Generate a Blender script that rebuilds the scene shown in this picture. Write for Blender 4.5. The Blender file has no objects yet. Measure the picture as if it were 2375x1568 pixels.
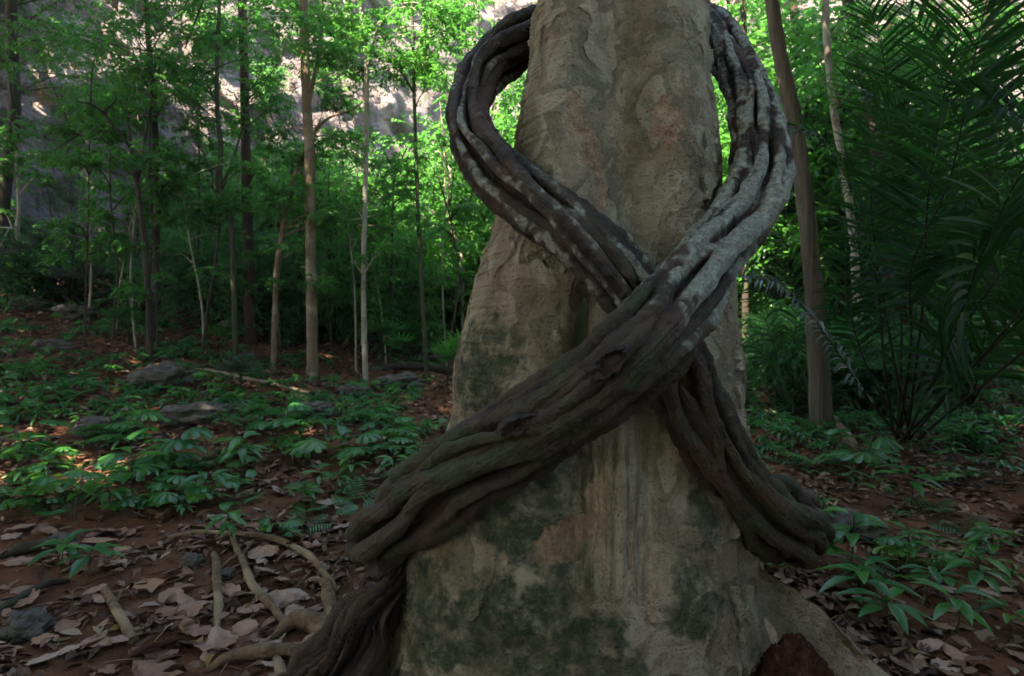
import bpy, math, random
import numpy as np

RNG = np.random.default_rng(11)
random.seed(11)
scene = bpy.context.scene
COL = scene.collection
# photo measurements are in a 2374 x 1568 frame; a 20 mm lens on a 36 mm sensor
FV, CXV, CYV, CAMZ = 1319.0, 1187.0, 784.0, 1.30


def P(px, py, d):
    """a measured point of the photograph at its real distance d (metres along +Y)"""
    return np.array([(px - CXV) / FV * d, d, CAMZ + (CYV - py) / FV * d])


# ------------------------------------------------------------------ noise
_perm = np.random.default_rng(3).permutation(256)
_perm = np.concatenate([_perm, _perm, _perm])
_g = np.random.default_rng(4).normal(size=(256, 3))
_g /= np.linalg.norm(_g, axis=1)[:, None]


def noise(p):
    p = np.asarray(p, dtype=np.float64)
    i = np.floor(p).astype(np.int64)
    f = p - i
    u = f * f * f * (f * (f * 6 - 15) + 10)
    i &= 255
    res = 0.0
    for dx in (0, 1):
        wx = u[..., 0] if dx else 1 - u[..., 0]
        for dy in (0, 1):
            wy = u[..., 1] if dy else 1 - u[..., 1]
            for dz in (0, 1):
                wz = u[..., 2] if dz else 1 - u[..., 2]
                h = _perm[_perm[_perm[(i[..., 0] + dx) & 255] + ((i[..., 1] + dy) & 255)] + ((i[..., 2] + dz) & 255)]
                gr = _g[h]
                dot = gr[..., 0] * (f[..., 0] - dx) + gr[..., 1] * (f[..., 1] - dy) + gr[..., 2] * (f[..., 2] - dz)
                res = res + wx * wy * wz * dot
    return res * 1.6


def fbm(p, o=4, gain=.5):
    p = np.asarray(p, dtype=np.float64)
    a, s = 1.0, 0.0
    for k in range(o):
        s = s + a * noise(p + 17.3 * k)
        p = p * 2.03
        a *= gain
    return s


def sstep(x, a, b):
    t = np.clip((x - a) / (b - a), 0, 1)
    return t * t * (3 - 2 * t)


# ------------------------------------------------------------------ mesh / object helpers
def mesh_np(name, V, F, attrs=None, smooth=True):
    V = np.ascontiguousarray(V, dtype=np.float32).reshape(-1, 3)
    F = np.ascontiguousarray(F, dtype=np.int32)
    me = bpy.data.meshes.new(name)
    me.vertices.add(len(V))
    me.vertices.foreach_set('co', V.ravel())
    n, k = F.shape
    me.loops.add(n * k)
    me.loops.foreach_set('vertex_index', F.ravel())
    me.polygons.add(n)
    me.polygons.foreach_set('loop_start', np.arange(0, n * k, k, dtype=np.int32))
    me.polygons.foreach_set('use_smooth', np.full(n, smooth, dtype=bool))
    for a, v in (attrs or {}).items():
        v = np.asarray(v, dtype=np.float32)
        at = me.attributes.new(a, 'FLOAT', 'POINT')
        at.data.foreach_set('value', v)
    me.update(calc_edges=True)
    return me


def obj(name, me, mat=None, parent=None, loc=None):
    o = bpy.data.objects.new(name, me)
    COL.objects.link(o)
    if mat is not None and me is not None and len(me.materials) == 0:
        me.materials.append(mat)
    if parent is not None:
        o.parent = parent
    if loc is not None:
        o.location = loc
    return o


def tag(o, label=None, cat=None, group=None, kind=None):
    if label: o['label'] = label
    if cat: o['category'] = cat
    if group: o['group'] = group
    if kind: o['kind'] = kind
    return o


def thing(name, label, cat, loc=(0, 0, 0), group=None):
    o = bpy.data.objects.new(name, None)
    COL.objects.link(o)
    o.location = loc
    o.empty_display_size = .1
    return tag(o, label, cat, group)


class MB:
    """collects pieces of one mesh"""
    def __init__(self):
        self.V, self.F, self.A, self.n = [], [], [], 0

    def add(self, V, F, var=None):
        V = np.asarray(V).reshape(-1, 3)
        self.V.append(V)
        self.F.append(np.asarray(F) + self.n)
        self.A.append(np.full(len(V), RNG.random()) if var is None else np.broadcast_to(var, (len(V),)))
        self.n += len(V)

    def mesh(self, name, off=None, smooth=True):
        V = np.concatenate(self.V)
        if off is not None:
            V = V - np.asarray(off)
        return mesh_np(name, V, np.concatenate(self.F), {'var': np.concatenate(self.A)}, smooth)


def resample(pts, n):
    """Catmull-Rom through the rows of pts (any columns), n samples spaced evenly along the 3D length"""
    pts = np.asarray(pts, dtype=float)
    q = np.vstack([2 * pts[0] - pts[1], pts, 2 * pts[-1] - pts[-2]])
    out = []
    for i in range(1, len(q) - 2):
        t = np.linspace(0, 1, 24, endpoint=False)[:, None]
        p0, p1, p2, p3 = q[i - 1], q[i], q[i + 1], q[i + 2]
        out.append(.5 * ((2 * p1) + (-p0 + p2) * t + (2 * p0 - 5 * p1 + 4 * p2 - p3) * t ** 2 + (-p0 + 3 * p1 - 3 * p2 + p3) * t ** 3))
    out.append(pts[-1:])
    d = np.vstack(out)
    L = np.concatenate([[0], np.cumsum(np.linalg.norm(np.diff(d[:, :3], axis=0), axis=1))])
    s = np.linspace(0, L[-1], n)
    return np.stack([np.interp(s, L, d[:, j]) for j in range(d.shape[1])], axis=1), L[-1]


def frames(C):
    T = np.gradient(C, axis=0)
    T /= np.linalg.norm(T, axis=1)[:, None] + 1e-9
    N = np.zeros_like(T)
    a = np.array([0, -1., 0]) if abs(T[0, 1]) < .8 else np.array([1., 0, 0])
    n = a - T[0] * a.dot(T[0])
    for i in range(len(T)):
        n = n - T[i] * n.dot(T[i])
        n /= np.linalg.norm(n) + 1e-9
        N[i] = n
    return T, N, np.cross(T, N)


def grid_faces(rows, cols, wrap=True):
    r, c = np.meshgrid(np.arange(rows - 1), np.arange(cols if wrap else cols - 1), indexing='ij')
    r, c = r.ravel(), c.ravel()
    c2 = (c + 1) % cols
    return np.stack([r * cols + c, r * cols + c2, (r + 1) * cols + c2, (r + 1) * cols + c], axis=1)


def tube(pts, rad, n=24, seg=8, rough=0.0, freq=4.0, lobes=0):
    """a tapered tube along pts; rad = list of radii at the pts"""
    pts = np.asarray(pts, float)
    rad = np.asarray(rad, float) * np.ones(len(pts))
    D, _ = resample(np.column_stack([pts, rad]), n)
    C, R_ = D[:, :3], np.maximum(D[:, 3], 1e-4)
    T, N, B = frames(C)
    a = np.linspace(0, 2 * np.pi, seg, endpoint=False)
    rr = R_[:, None] * np.ones(seg)
    if lobes:
        rr = rr * (1 + .16 * np.abs(np.sin(a * lobes / 2 + .4))[None, :])
    V = C[:, None, :] + rr[..., None] * (N[:, None, :] * np.cos(a)[None, :, None] + B[:, None, :] * np.sin(a)[None, :, None])
    if rough:
        nz = fbm(V * freq, 3)
        V = C[:, None, :] + (V - C[:, None, :]) * (1 + rough * nz)[..., None]
    V = V.reshape(-1, 3)
    F = grid_faces(n, seg)
    # close both ends with a point each
    k = len(V)
    V = np.vstack([V, C[:1] - T[:1] * R_[0] * .3, C[-1:] + T[-1:] * R_[-1] * .3])
    i = np.arange(seg)
    j = (i + 1) % seg
    F = np.vstack([F, np.stack([np.full(seg, k), j, i, i], 1)[:, [0, 1, 2, 2]], np.stack([np.full(seg, k + 1), i + (n - 1) * seg, j + (n - 1) * seg, j + (n - 1) * seg], 1)])
    # degenerate quads are cut to triangles by repeating the apex offset a hair
    return V, F


def unit(v):
    return v / (np.linalg.norm(v, axis=-1, keepdims=True) + 1e-9)


def leaves(pos, fwd, up, L, W, fold=.25, droop=.25, stations=None):
    """many leaf blades at once; returns V, F and how many vertices a leaf has"""
    pos, fwd, up = np.atleast_2d(pos), unit(np.atleast_2d(fwd)), np.atleast_2d(up)
    side = unit(np.cross(fwd, up))
    up = np.cross(side, fwd)
    n = len(pos)
    L = np.broadcast_to(L, (n,))[:, None]
    W = np.broadcast_to(W, (n,))[:, None]
    if stations is None:
        c1 = pos + fwd * L * .3
        c2 = pos + fwd * L * .72 - up * L * droop * .3
        tip = pos + fwd * L - up * L * droop * .9
        V = np.stack([pos, c1 + side * W * .48 + up * W * fold, c2 + side * W * .36 + up * W * fold * .8, tip,
                      c2 - side * W * .36 + up * W * fold * .8, c1 - side * W * .48 + up * W * fold], axis=1)
        f = np.array([[0, 1, 2, 3], [0, 3, 4, 5]])
        k = 6
    else:
        rows = []
        for t, w in stations:
            c = pos + fwd * L * t - up * L * droop * t * t
            e = up * W * fold * w
            rows += [c + side * W * w * .5 + e, c, c - side * W * w * .5 + e]
        V = np.stack(rows, axis=1)
        k = len(rows)
        f = []
        for s in range(len(stations) - 1):
            b = 3 * s
            f += [[b, b + 3, b + 4, b + 1], [b + 1, b + 4, b + 5, b + 2]]
        f = np.array(f)
    F = (f[None] + (np.arange(n) * k)[:, None, None]).reshape(-1, 4)
    return V.reshape(-1, 3), F, k


OVAL = [(0, .06), (.15, .55), (.4, 1), (.65, .85), (.87, .42), (1, .04)]
BLADE = [(0, .25), (.15, .9), (.5, 1), (.8, .6), (1, .05)]
WEDGE = [(0, .05), (.35, .45), (.7, .95), (.92, 1), (1, .72)]


# ------------------------------------------------------------------ materials
def new_mat(name):
    m = bpy.data.materials.new(name)
    m.use_nodes = True
    nt = m.node_tree
    nt.nodes.clear()
    out = nt.nodes.new('ShaderNodeOutputMaterial')
    return m, nt, out


class NT:
    def __init__(self, nt):
        self.nt = nt

    def node(self, t, **kw):
        n = self.nt.nodes.new(t)
        for k, v in kw.items():
            if k.startswith('in_'):
                key = k[3:]
                key = int(key) if key.isdigit() else key.replace('_', ' ')
                n.inputs[key].default_value = v
            else:
                setattr(n, k, v)
        return n

    def link(self, a, b):
        self.nt.links.new(a, b)

    def coords(self, scale=(1, 1, 1)):
        tc = self.node('ShaderNodeTexCoord')
        mp = self.node('ShaderNodeMapping')
        mp.inputs['Scale'].default_value = scale
        self.link(tc.outputs['Object'], mp.inputs['Vector'])
        return mp.outputs['Vector']

    def noise(self, scale, detail=4, rough=.55, vec=None, dist=0.0):
        n = self.node('ShaderNodeTexNoise')
        n.inputs['Scale'].default_value = scale
        n.inputs['Detail'].default_value = detail
        n.inputs['Roughness'].default_value = rough
        n.inputs['Distortion'].default_value = dist
        self.link(vec if vec is not None else self.coords(), n.inputs['Vector'])
        return n.outputs['Fac']

    def ramp(self, fac, stops, interp='LINEAR'):
        r = self.node('ShaderNodeValToRGB')
        r.color_ramp.interpolation = interp
        e = r.color_ramp.elements
        while len(e) < len(stops):
            e.new(.5)
        for k, (p, c) in enumerate(stops):
            e[k].position = p
            e[k].color = (c, c, c, 1) if isinstance(c, (int, float)) else (*c, 1)
        self.link(fac, r.inputs['Fac'])
        return r.outputs['Color']

    def mix(self, fac, a, b, blend='MIX'):
        m = self.node('ShaderNodeMix', data_type='RGBA', blend_type=blend)
        for s, v in ((m.inputs['Factor'], fac), (m.inputs[6], a), (m.inputs[7], b)):
            if isinstance(v, (int, float)):
                s.default_value = v
            elif isinstance(v, tuple):
                s.default_value = (*v, 1)
            else:
                self.link(v, s)
        return m.outputs[2]

    def math(self, op, a, b=0.0):
        m = self.node('ShaderNodeMath', operation=op)
        for s, v in ((m.inputs[0], a), (m.inputs[1], b)):
            if isinstance(v, (int, float)):
                s.default_value = v
            else:
                self.link(v, s)
        return m.outputs[0]

    def attr(self, name):
        return self.node('ShaderNodeAttribute', attribute_name=name).outputs['Fac']

    def bump(self, h, dist=.01, strength=1.0):
        b = self.node('ShaderNodeBump')
        b.inputs['Strength'].default_value = strength
        b.inputs['Distance'].default_value = dist
        self.link(h, b.inputs['Height'])
        return b.outputs['Normal']

    def bsdf(self, out, col, rough=.8, spec=.3, normal=None):
        b = self.node('ShaderNodeBsdfPrincipled')
        if isinstance(col, tuple):
            b.inputs['Base Color'].default_value = (*col, 1)
        else:
            self.link(col, b.inputs['Base Color'])
        if isinstance(rough, (int, float)):
            b.inputs['Roughness'].default_value = rough
        else:
            self.link(rough, b.inputs['Roughness'])
        b.inputs['Specular IOR Level'].default_value = spec
        if normal is not None:
            self.link(normal, b.inputs['Normal'])
        if out is not None:
            self.link(b.outputs[0], out.inputs['Surface'])
        return b


def leaf_mat(name, stops, trans, tfac=.35, rough=.38, spec=.5):
    """green blades: colour by leaf, some light let through"""
    m, nt, out = new_mat(name)
    n = NT(nt)
    oi = n.node('ShaderNodeObjectInfo').outputs['Random']
    v = n.math('ADD', n.math('MULTIPLY', n.attr('var'), .8), n.math('MULTIPLY', oi, .2))
    col = n.ramp(v, stops)
    col = n.mix(n.math('MULTIPLY', n.noise(60, 2), .35), col, (.5, .6, .3), 'MULTIPLY')
    b = n.bsdf(None, col, rough, spec)
    t = n.node('ShaderNodeBsdfTranslucent')
    n.link(n.mix(.5, n.mix(1.0, col, (3.0, 3.0, 2.0), 'MULTIPLY'), trans), t.inputs['Color'])
    mx = n.node('ShaderNodeMixShader')
    mx.inputs[0].default_value = tfac
    n.link(b.outputs[0], mx.inputs[1])
    n.link(t.outputs[0], mx.inputs[2])
    n.link(mx.outputs[0], out.inputs['Surface'])
    return m


def bark_mat(name, a, b_, stretch=(14, 14, 1.6), patch=None, dist=.012, rough=.85):
    m, nt, out = new_mat(name)
    n = NT(nt)
    v = n.coords(stretch)
    f = n.noise(1.0, 6, .65, v)
    col = n.ramp(f, [(.3, a), (.7, b_)])
    if patch:
        g = n.ramp(n.noise(2.5, 5, .6), [(.52, 0.0), (.6, 1.0)])
        col = n.mix(n.math('MULTIPLY', g, .8), col, patch)
    n.bsdf(out, col, rough, .25, n.bump(f, dist))
    return m

EXPOSURE = 2.85
CAN_WINDOWS = [(4.9, -0.8, 4.0), (-9.5, -3.5, 2.4)]  # gaps cut in the unseen foliage to aim skylight
HAZE = 0.0012
# ------------------------------------------------------------------ terrain
def hbase(x, y):
    sp = np.log1p(np.exp(np.clip((y - 3.2) * 1.6, -40, 40))) / 1.6
    return .11 * sp + .025 * np.maximum(0, -x - .5) * sp * (1 / (1 + np.exp(-(y - 1) * 2)))


def hground(x, y):
    x, y = np.asarray(x, float), np.asarray(y, float)
    p = np.stack([x, y, np.zeros_like(x)], -1)
    far = sstep(y, 3, 8)
    return hbase(x, y) + (.035 + .10 * far) * fbm(p * .8, 3) + .012 * fbm(p * 5, 3)


def ground_hit(px, py, lo=1.4, hi=14.0):
    """where the ray through a measured ground point meets the terrain"""
    d = np.linspace(lo, hi, 2400)
    x, z = (px - CXV) / FV * d, CAMZ + (CYV - py) / FV * d
    below = z <= hground(x, d)
    k = int(np.argmax(below)) if below.any() else len(d) - 1
    return np.array([x[k], d[k], hground(x[k], d[k])])


def cliff_y(x):
    return np.interp(x, [-40, -20, -14, -10, -5, 0, 6, 14, 24, 40], [5, 7.6, 9.6, 10.9, 14, 17.5, 18, 17, 13, 9])


m, nt, out = new_mat('soil')
n = NT(nt)
f1, f2 = n.noise(3.5, 5), n.noise(38, 4, .6)
c = n.ramp(f1, [(.3, (.075, .030, .017)), (.55, (.17, .070, .038)), (.75, (.24, .115, .066))])
c = n.mix(n.math('MULTIPLY', f2, .55), c, (.03, .014, .010))
n.bsdf(out, c, .95, .15, n.bump(f2, .02))
M_SOIL = m

gx = np.concatenate([np.linspace(-40, -9, 40, endpoint=False), np.linspace(-9, 8, 420, endpoint=False), np.linspace(8, 40, 40)])
gy = np.concatenate([np.linspace(-30, 1.2, 40, endpoint=False), np.linspace(1.2, 9, 320, endpoint=False), np.linspace(9, 45, 90)])
X, Y = np.meshgrid(gx, gy)
V = np.stack([X, Y, hground(X, Y)], -1).reshape(-1, 3)
tag(obj('ground', mesh_np('ground', V, grid_faces(len(gy), len(gx), False)), M_SOIL), kind='structure')

# limestone cliff behind the forest
m, nt, out = new_mat('limestone')
n = NT(nt)
fa = n.noise(.5, 7, .62)
fb = n.noise(1.0, 6, .6, n.coords((2.2, 2.2, .35)))
fc = n.noise(7, 5, .6)
c = n.ramp(fa, [(.3, (.11, .085, .095)), (.5, (.23, .19, .20)), (.68, (.42, .36, .34))])
c = n.mix(n.ramp(fb, [(.42, 0.0), (.6, .75)]), c, (.13, .105, .11))
c = n.mix(n.ramp(fb, [(.28, .7), (.4, 0.0)]), c, (.40, .23, .15))
c = n.mix(n.ramp(n.noise(1.6, 6, .65), [(.52, 0.0), (.62, .8)]), c, (.06, .09, .035))
n.bsdf(out, c, .9, .2, n.bump(n.math('ADD', fc, n.math('MULTIPLY', fb, 2.0)), .3))
M_LIME = m
cx_, cz_ = np.linspace(-40, 40, 520), np.linspace(-1.5, 19, 170)
X, Z = np.meshgrid(cx_, cz_)
base = cliff_y(X)
hb = hground(X, base)
p = np.stack([X, base * .3, Z], -1)
rock = 1.5 * fbm(p * np.array([.22, .22, .16]), 3) + .85 * np.abs(fbm(p * np.array([.9, .9, .45]) + 5, 4)) + .30 * fbm(p * 2.6, 4)
ledge = .45 * np.abs(((Z + 1.3 * noise(p * .3)) * .42) % 1 - .5)
Yc = base + .22 * np.maximum(Z, 0) + .02 * Z * Z + rock + ledge
V = np.stack([X + .35 * noise(p * 1.3 + 9), Yc, hb + Z], -1).reshape(-1, 3)
tag(obj('cliff', mesh_np('cliff', V, grid_faces(len(cz_), len(cx_), False)), M_LIME), kind='structure')
CLIFF = V.reshape(len(cz_), len(cx_), 3)

# ------------------------------------------------------------------ the great tree
AX_Y, DS = 2.30, 2.25
_t = np.array([(-3200, 1340, 1585), (-1200, 1300, 1600), (-400, 1272, 1620), (-150, 1256, 1628), (0, 1243, 1633), (130, 1228, 1641), (300, 1198, 1652), (470, 1158, 1665), (560, 1136, 1680), (700, 1098, 1697),
               (850, 1062, 1711), (1000, 1028, 1723), (1150, 992, 1735), (1300, 955, 1745), (1400, 925, 1751), (1568, 890, 1760), (1750, 850, 1775)], float)


def trunk_section(z):
    py = CYV - (z - CAMZ) * FV / DS
    l, r = np.interp(py, _t[:, 0], _t[:, 1]), np.interp(py, _t[:, 0], _t[:, 2])
    cx = ((l + r) / 2 - CXV) / FV * DS
    w = (r - l) / 2 / FV * DS
    dep = np.interp(py, [-3200, 0, 700, 1100, 1568, 1750], [.25, .33, .40, .46, .53, .56])
    return py, cx, w, dep


def make_trunk():
    t = np.concatenate([np.linspace(-2.0, 2.0, 560), np.linspace(2.0, 2 * np.pi - 2.0, 62)[1:-1]])
    z = np.concatenate([np.linspace(-.35, -.05, 20, endpoint=False), np.linspace(-.05, 2.75, 820, endpoint=False), np.linspace(2.75, 10, 60)])
    T, Z = np.meshgrid(t, z)
    py, cx, w, dep = trunk_section(Z)
    s, c = np.sin(T), np.cos(T)
    ex = .92
    sx = np.sign(s) * np.abs(s) ** ex
    x = cx + w * sx
    y = AX_Y - np.where(c > 0, dep, w * .9) * np.sign(c) * np.abs(c) ** ex
    px, _ = CXV + FV * x / np.maximum(y, .3), 0
    pyy = CYV - FV * (Z - CAMZ) / np.maximum(y, .3)
    front = sstep(c, -.05, .25)

    def line(ys, xs, sig, amp):
        q = np.interp(pyy, ys, xs)
        return np.interp(pyy, ys, amp) * np.exp(-((px - q) / np.interp(pyy, ys, sig)) ** 2)

    def blob(bx, by, rx, ry, a):
        return a * np.exp(-((px - bx) / rx) ** 2 - ((pyy - by) / ry) ** 2)
    D = 0.0
    D = D + line([-300, 0, 300, 520, 700, 800], [1430, 1432, 1432, 1475, 1500, 1500], [70, 74, 84, 100, 80, 60], [-.06, -.075, -.10, -.11, -.06, 0])
    D = D + line([-300, 0, 300, 600, 700], [1560, 1560, 1572, 1600, 1610], [60, 55, 55, 50, 50], [.02, .03, .035, .02, 0])
    D = D + line([-300, 0, 250, 430, 520], [1330, 1325, 1300, 1275, 1260], [60, 60, 60, 60, 60], [.015, .025, .03, .02, 0])
    D = D + blob(1245, 640, 95, 95, .055) + blob(1205, 780, 130, 150, .05) + blob(1250, 560, 60, 35, .02)
    D = D + line([640, 700, 760, 830, 900], [1368, 1362, 1355, 1345, 1335], [20, 22, 24, 26, 26], [0, -.06, -.085, -.07, -.03])
    D = D + line([900, 980, 1100, 1250, 1400, 1568], [1440, 1442, 1440, 1430, 1430, 1440], [40, 38, 36, 40, 50, 60], [0, .025, .03, .025, .012, .0])
    D = D + line([900, 980, 1150, 1300, 1400], [1480, 1490, 1500, 1520, 1530], [26, 26, 26, 30, 30], [0, -.02, -.025, -.02, 0])
    D = D + blob(1190, 1330, 200, 200, .05) + blob(1330, 1250, 90, 130, -.02) + blob(1640, 1330, 120, 260, .03)
    D = D + line([1200, 1290, 1400, 1568, 1750], [1720, 1728, 1735, 1742, 1745], [18, 20, 22, 22, 22], [0, -.04, -.06, -.06, -.06])
    p = np.stack([x, y, Z], -1)
    D = D + .022 * fbm(p * 2.4, 3) + .005 * fbm(p * 9, 4)
    # vertical folds of the low middle
    fold = np.exp(-((px - 1440) / 75) ** 2) * sstep(pyy, 940, 1010) * (1 - sstep(pyy, 1300, 1420))
    D = D + fold * .007 * np.sin(px * .22 + 2 * noise(p * 6)) 
    # flaking plates with scalloped edges
    wq = p + .05 * np.stack([noise(p * 7), noise(p * 7 + 31), noise(p * 7 + 57)], -1)
    q = 3.2 * fbm(wq * np.array([5.2, 5.2, 3.4]) + 3, 3, .5) + 20
    fr = q - np.floor(q)
    plate = np.floor(q) + sstep(fr, 0, .06)
    rim = np.exp(-(np.minimum(fr, 1 - fr) / .045) ** 2)
    where = np.clip(.35 + .9 * fbm(p * 1.6 + 8, 2), 0, 1)
    D = D + (.0075 * ((plate - 20) % 3 - 1) + .0085 * rim) * where
    # sideways growth wrinkles at the left edge
    lm = sstep(-s, .45, .8) * front
    wr = noise(p * np.array([4, 4, 62])) + .6 * noise(p * np.array([9, 9, 120]))
    D = D + lm * .0055 * wr
    # two burls on the right ridge
    for bx, by, r in ((1530, 48, 14), (1545, 225, 15), (1528, 130, 16), (1600, 1120, 15)):
        rr = np.hypot(px - bx, (pyy - by) * .85)
        D = D + .014 * np.exp(-(rr / r) ** 2) - .010 * np.exp(-(rr / (r * .45)) ** 2)
    # pits and warts
    D = D + .0008 * noise(p * 55) + .0014 * np.maximum(0, noise(p * 40 + 5) - .45) * 3

    # moss, dirt and bare wood; valley and low patches also paint in shade
    edge = .55 * fbm(p * 14, 4) + .25 * fbm(p * 45 + 2, 2)

    def spots(lst):
        a = np.full(T.shape, -9.)
        for bx, by, rx, ry in lst:
            a = np.maximum(a, 1 - np.hypot((px - bx) / rx, (pyy - by) / ry))
        return a
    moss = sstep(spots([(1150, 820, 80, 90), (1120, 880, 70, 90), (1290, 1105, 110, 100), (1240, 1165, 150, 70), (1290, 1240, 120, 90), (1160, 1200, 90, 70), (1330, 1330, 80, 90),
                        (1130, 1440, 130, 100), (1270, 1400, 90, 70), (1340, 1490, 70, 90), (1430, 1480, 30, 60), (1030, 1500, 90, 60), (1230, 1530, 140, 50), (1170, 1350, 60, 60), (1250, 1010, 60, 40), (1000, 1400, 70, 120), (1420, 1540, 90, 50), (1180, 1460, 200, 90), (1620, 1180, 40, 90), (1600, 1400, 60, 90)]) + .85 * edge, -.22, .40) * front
    bare = sstep(spots([(1543, 285, 27, 62), (1330, 275, 22, 55), (1362, 335, 26, 62), (1385, 390, 14, 40), (1300, 1265, 62, 48), (1330, 1235, 40, 60), (1392, 1130, 13, 130), (1372, 1200, 16, 80), (1395, 445, 14, 40),
                        (1505, 1340, 16, 100)]) + .75 * edge, .0, .14) * front
    D = D - .005 * bare
    green = sstep(spots([(1440, 330, 95, 420), (1560, 60, 60, 220), (1340, 150, 60, 120), (1500, 1150, 80, 200), (1640, 1250, 110, 260), (1560, 1480, 150, 160), (1100, 1000, 70, 200)]) + .5 * edge, -.1, .5) * front
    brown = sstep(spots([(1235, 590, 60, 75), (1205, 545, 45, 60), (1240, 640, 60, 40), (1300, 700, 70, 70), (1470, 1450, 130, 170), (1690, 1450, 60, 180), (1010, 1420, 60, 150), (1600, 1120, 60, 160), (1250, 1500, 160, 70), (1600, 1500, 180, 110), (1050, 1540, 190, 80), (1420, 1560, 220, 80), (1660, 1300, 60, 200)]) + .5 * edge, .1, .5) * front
    x = x + D * sx
    y = y - D * np.sign(c) * np.abs(c) ** ex
    V = np.stack([x, y, Z], -1)
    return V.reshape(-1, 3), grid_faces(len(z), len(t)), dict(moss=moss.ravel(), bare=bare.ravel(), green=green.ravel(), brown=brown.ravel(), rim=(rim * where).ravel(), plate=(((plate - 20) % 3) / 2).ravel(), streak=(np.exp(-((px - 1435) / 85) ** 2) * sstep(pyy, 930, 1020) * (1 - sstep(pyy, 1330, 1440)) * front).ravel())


m, nt, out = new_mat('smooth_bark')
n = NT(nt)
f = n.noise(2.4, 6, .6)
c = n.ramp(f, [(.3, (.17, .118, .075)), (.5, (.28, .21, .14)), (.7, (.38, .31, .23))])
c = n.mix(n.math('MULTIPLY', n.attr('green'), .75), c, (.125, .125, .08))  # greenish dirt, darkened so the valley reads as shaded
c = n.mix(n.math('MULTIPLY', n.attr('brown'), .75), c, (.13, .075, .05))  # dirt tone, low down also standing in for shade
c = n.mix(.55, c, n.ramp(n.attr('plate'), [(0, (.165, .14, .105)), (.5, (.31, .24, .17)), (1, (.46, .38, .29))]))
pale = n.ramp(n.noise(9, 5, .65), [(.55, 0.0), (.66, .55)])
c = n.mix(pale, c, (.44, .38, .29))
wash = n.ramp(n.noise(1.0, 6, .6, n.coords((7, 7, .9))), [(.46, 0.0), (.64, .8)])
c = n.mix(n.math('MULTIPLY', wash, .75), c, (.15, .10, .065))
moss_shade = n.math('MULTIPLY', n.attr('moss'), n.ramp(n.noise(16, 6, .75), [(.32, .25), (.55, .95)]))  # moss, spread further down the trunk as painted shade
c = n.mix(moss_shade, c, n.ramp(n.noise(24, 5, .7), [(.3, (.014, .024, .012)), (.6, (.036, .055, .024)), (.8, (.10, .10, .06))]))
c = n.mix(n.math('MULTIPLY', n.attr('bare'), n.ramp(n.noise(22, 5, .7), [(.3, .35), (.55, .85)])), c, n.ramp(n.noise(30, 5, .7), [(.3, (.16, .08, .05)), (.5, (.33, .18, .115)), (.7, (.50, .34, .25))]))
c = n.mix(n.math('MULTIPLY', n.attr('rim'), .25), c, (.45, .40, .33))
vo = n.node('ShaderNodeTexVoronoi', feature='F1')
vo.inputs['Scale'].default_value = 92
vo.inputs['Randomness'].default_value = 1
n.link(n.coords((1, 1, .8)), vo.inputs['Vector'])
speck = n.math('MULTIPLY', n.ramp(vo.outputs['Distance'], [(.16, 1.0), (.27, 0.0)]), n.ramp(n.noise(7, 3), [(.36, 0.0), (.52, 1.0)]))
c = n.mix(n.math('MULTIPLY', speck, n.ramp(n.noise(18, 3), [(.35, .12), (.65, .7)])), c, (.07, .05, .038))
c = n.mix(n.math('MULTIPLY', n.attr('streak'), n.ramp(n.noise(1.0, 5, .6, n.coords((38, 38, 2.5))), [(.35, 0.0), (.6, .9)])), c, (.46, .36, .25))
c = n.mix(n.math('MULTIPLY', n.attr('streak'), n.ramp(n.noise(1.0, 5, .6, n.coords((46, 46, 2.2))), [(.5, 0.0), (.68, .8)])), c, (.10, .06, .04))
c = n.mix(n.math('MULTIPLY', n.ramp(n.noise(1.0, 5, .6, n.coords((3, 3, 30))), [(.5, 0.0), (.7, .5)]), .6), c, (.13, .10, .07))
hgt = n.math('ADD', n.math('MULTIPLY', n.noise(70, 4, .6), .5), n.math('MULTIPLY', n.noise(20, 4, .6), 1.2))
hgt = n.math('ADD', hgt, n.math('MULTIPLY', n.noise(1.0, 5, .65, n.coords((9, 9, 85))), .28))
hgt = n.math('SUBTRACT', hgt, n.math('MULTIPLY', speck, .6))
n.bsdf(out, c, .72, .3, n.bump(hgt, .015))
M_TRUNK = m

great = thing('great_tree', 'huge pale-barked tree trunk wrapped by two crossing woody vines', 'tree', (.25, AX_Y, 0))
GL = np.array([.25, AX_Y, 0])
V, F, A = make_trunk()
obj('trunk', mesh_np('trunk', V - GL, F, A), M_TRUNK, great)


def fin(ridge, th, foot, n=140, k=70, seed=0.):
    """a buttress root: a rounded ridge line falling from the trunk with flaring sides"""
    R_, L = resample(np.asarray(ridge, float), n)
    T, _, _ = frames(R_)
    side = unit(np.cross(T, np.array([0, 0, 1.])))
    u = np.linspace(-1, 1, k)
    z0 = hground(R_[:, 0], R_[:, 1]) - .12
    H = np.maximum(R_[:, 2] - z0, .02)
    prof = 1 - np.abs(u) ** 1.7
    spread = th + foot * (1 - prof) ** 1.4
    V = R_[:, None, :] * 1.0
    V = np.repeat(V, k, axis=1)
    V[..., 2] = z0[:, None] + H[:, None] * prof[None, :] ** .8
    V = V + side[:, None, :] * (np.sign(u) * np.abs(u) ** .8 * spread)[None, :, None]
    d = .02 * fbm(V * 4 + seed, 4) + .004 * fbm(V * 22, 3)
    V = V + side[:, None, :] * (d * np.sign(u)[None, :])[..., None]
    V[..., 2] += d * .6
    return V.reshape(-1, 3), grid_faces(n, k, False)


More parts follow.
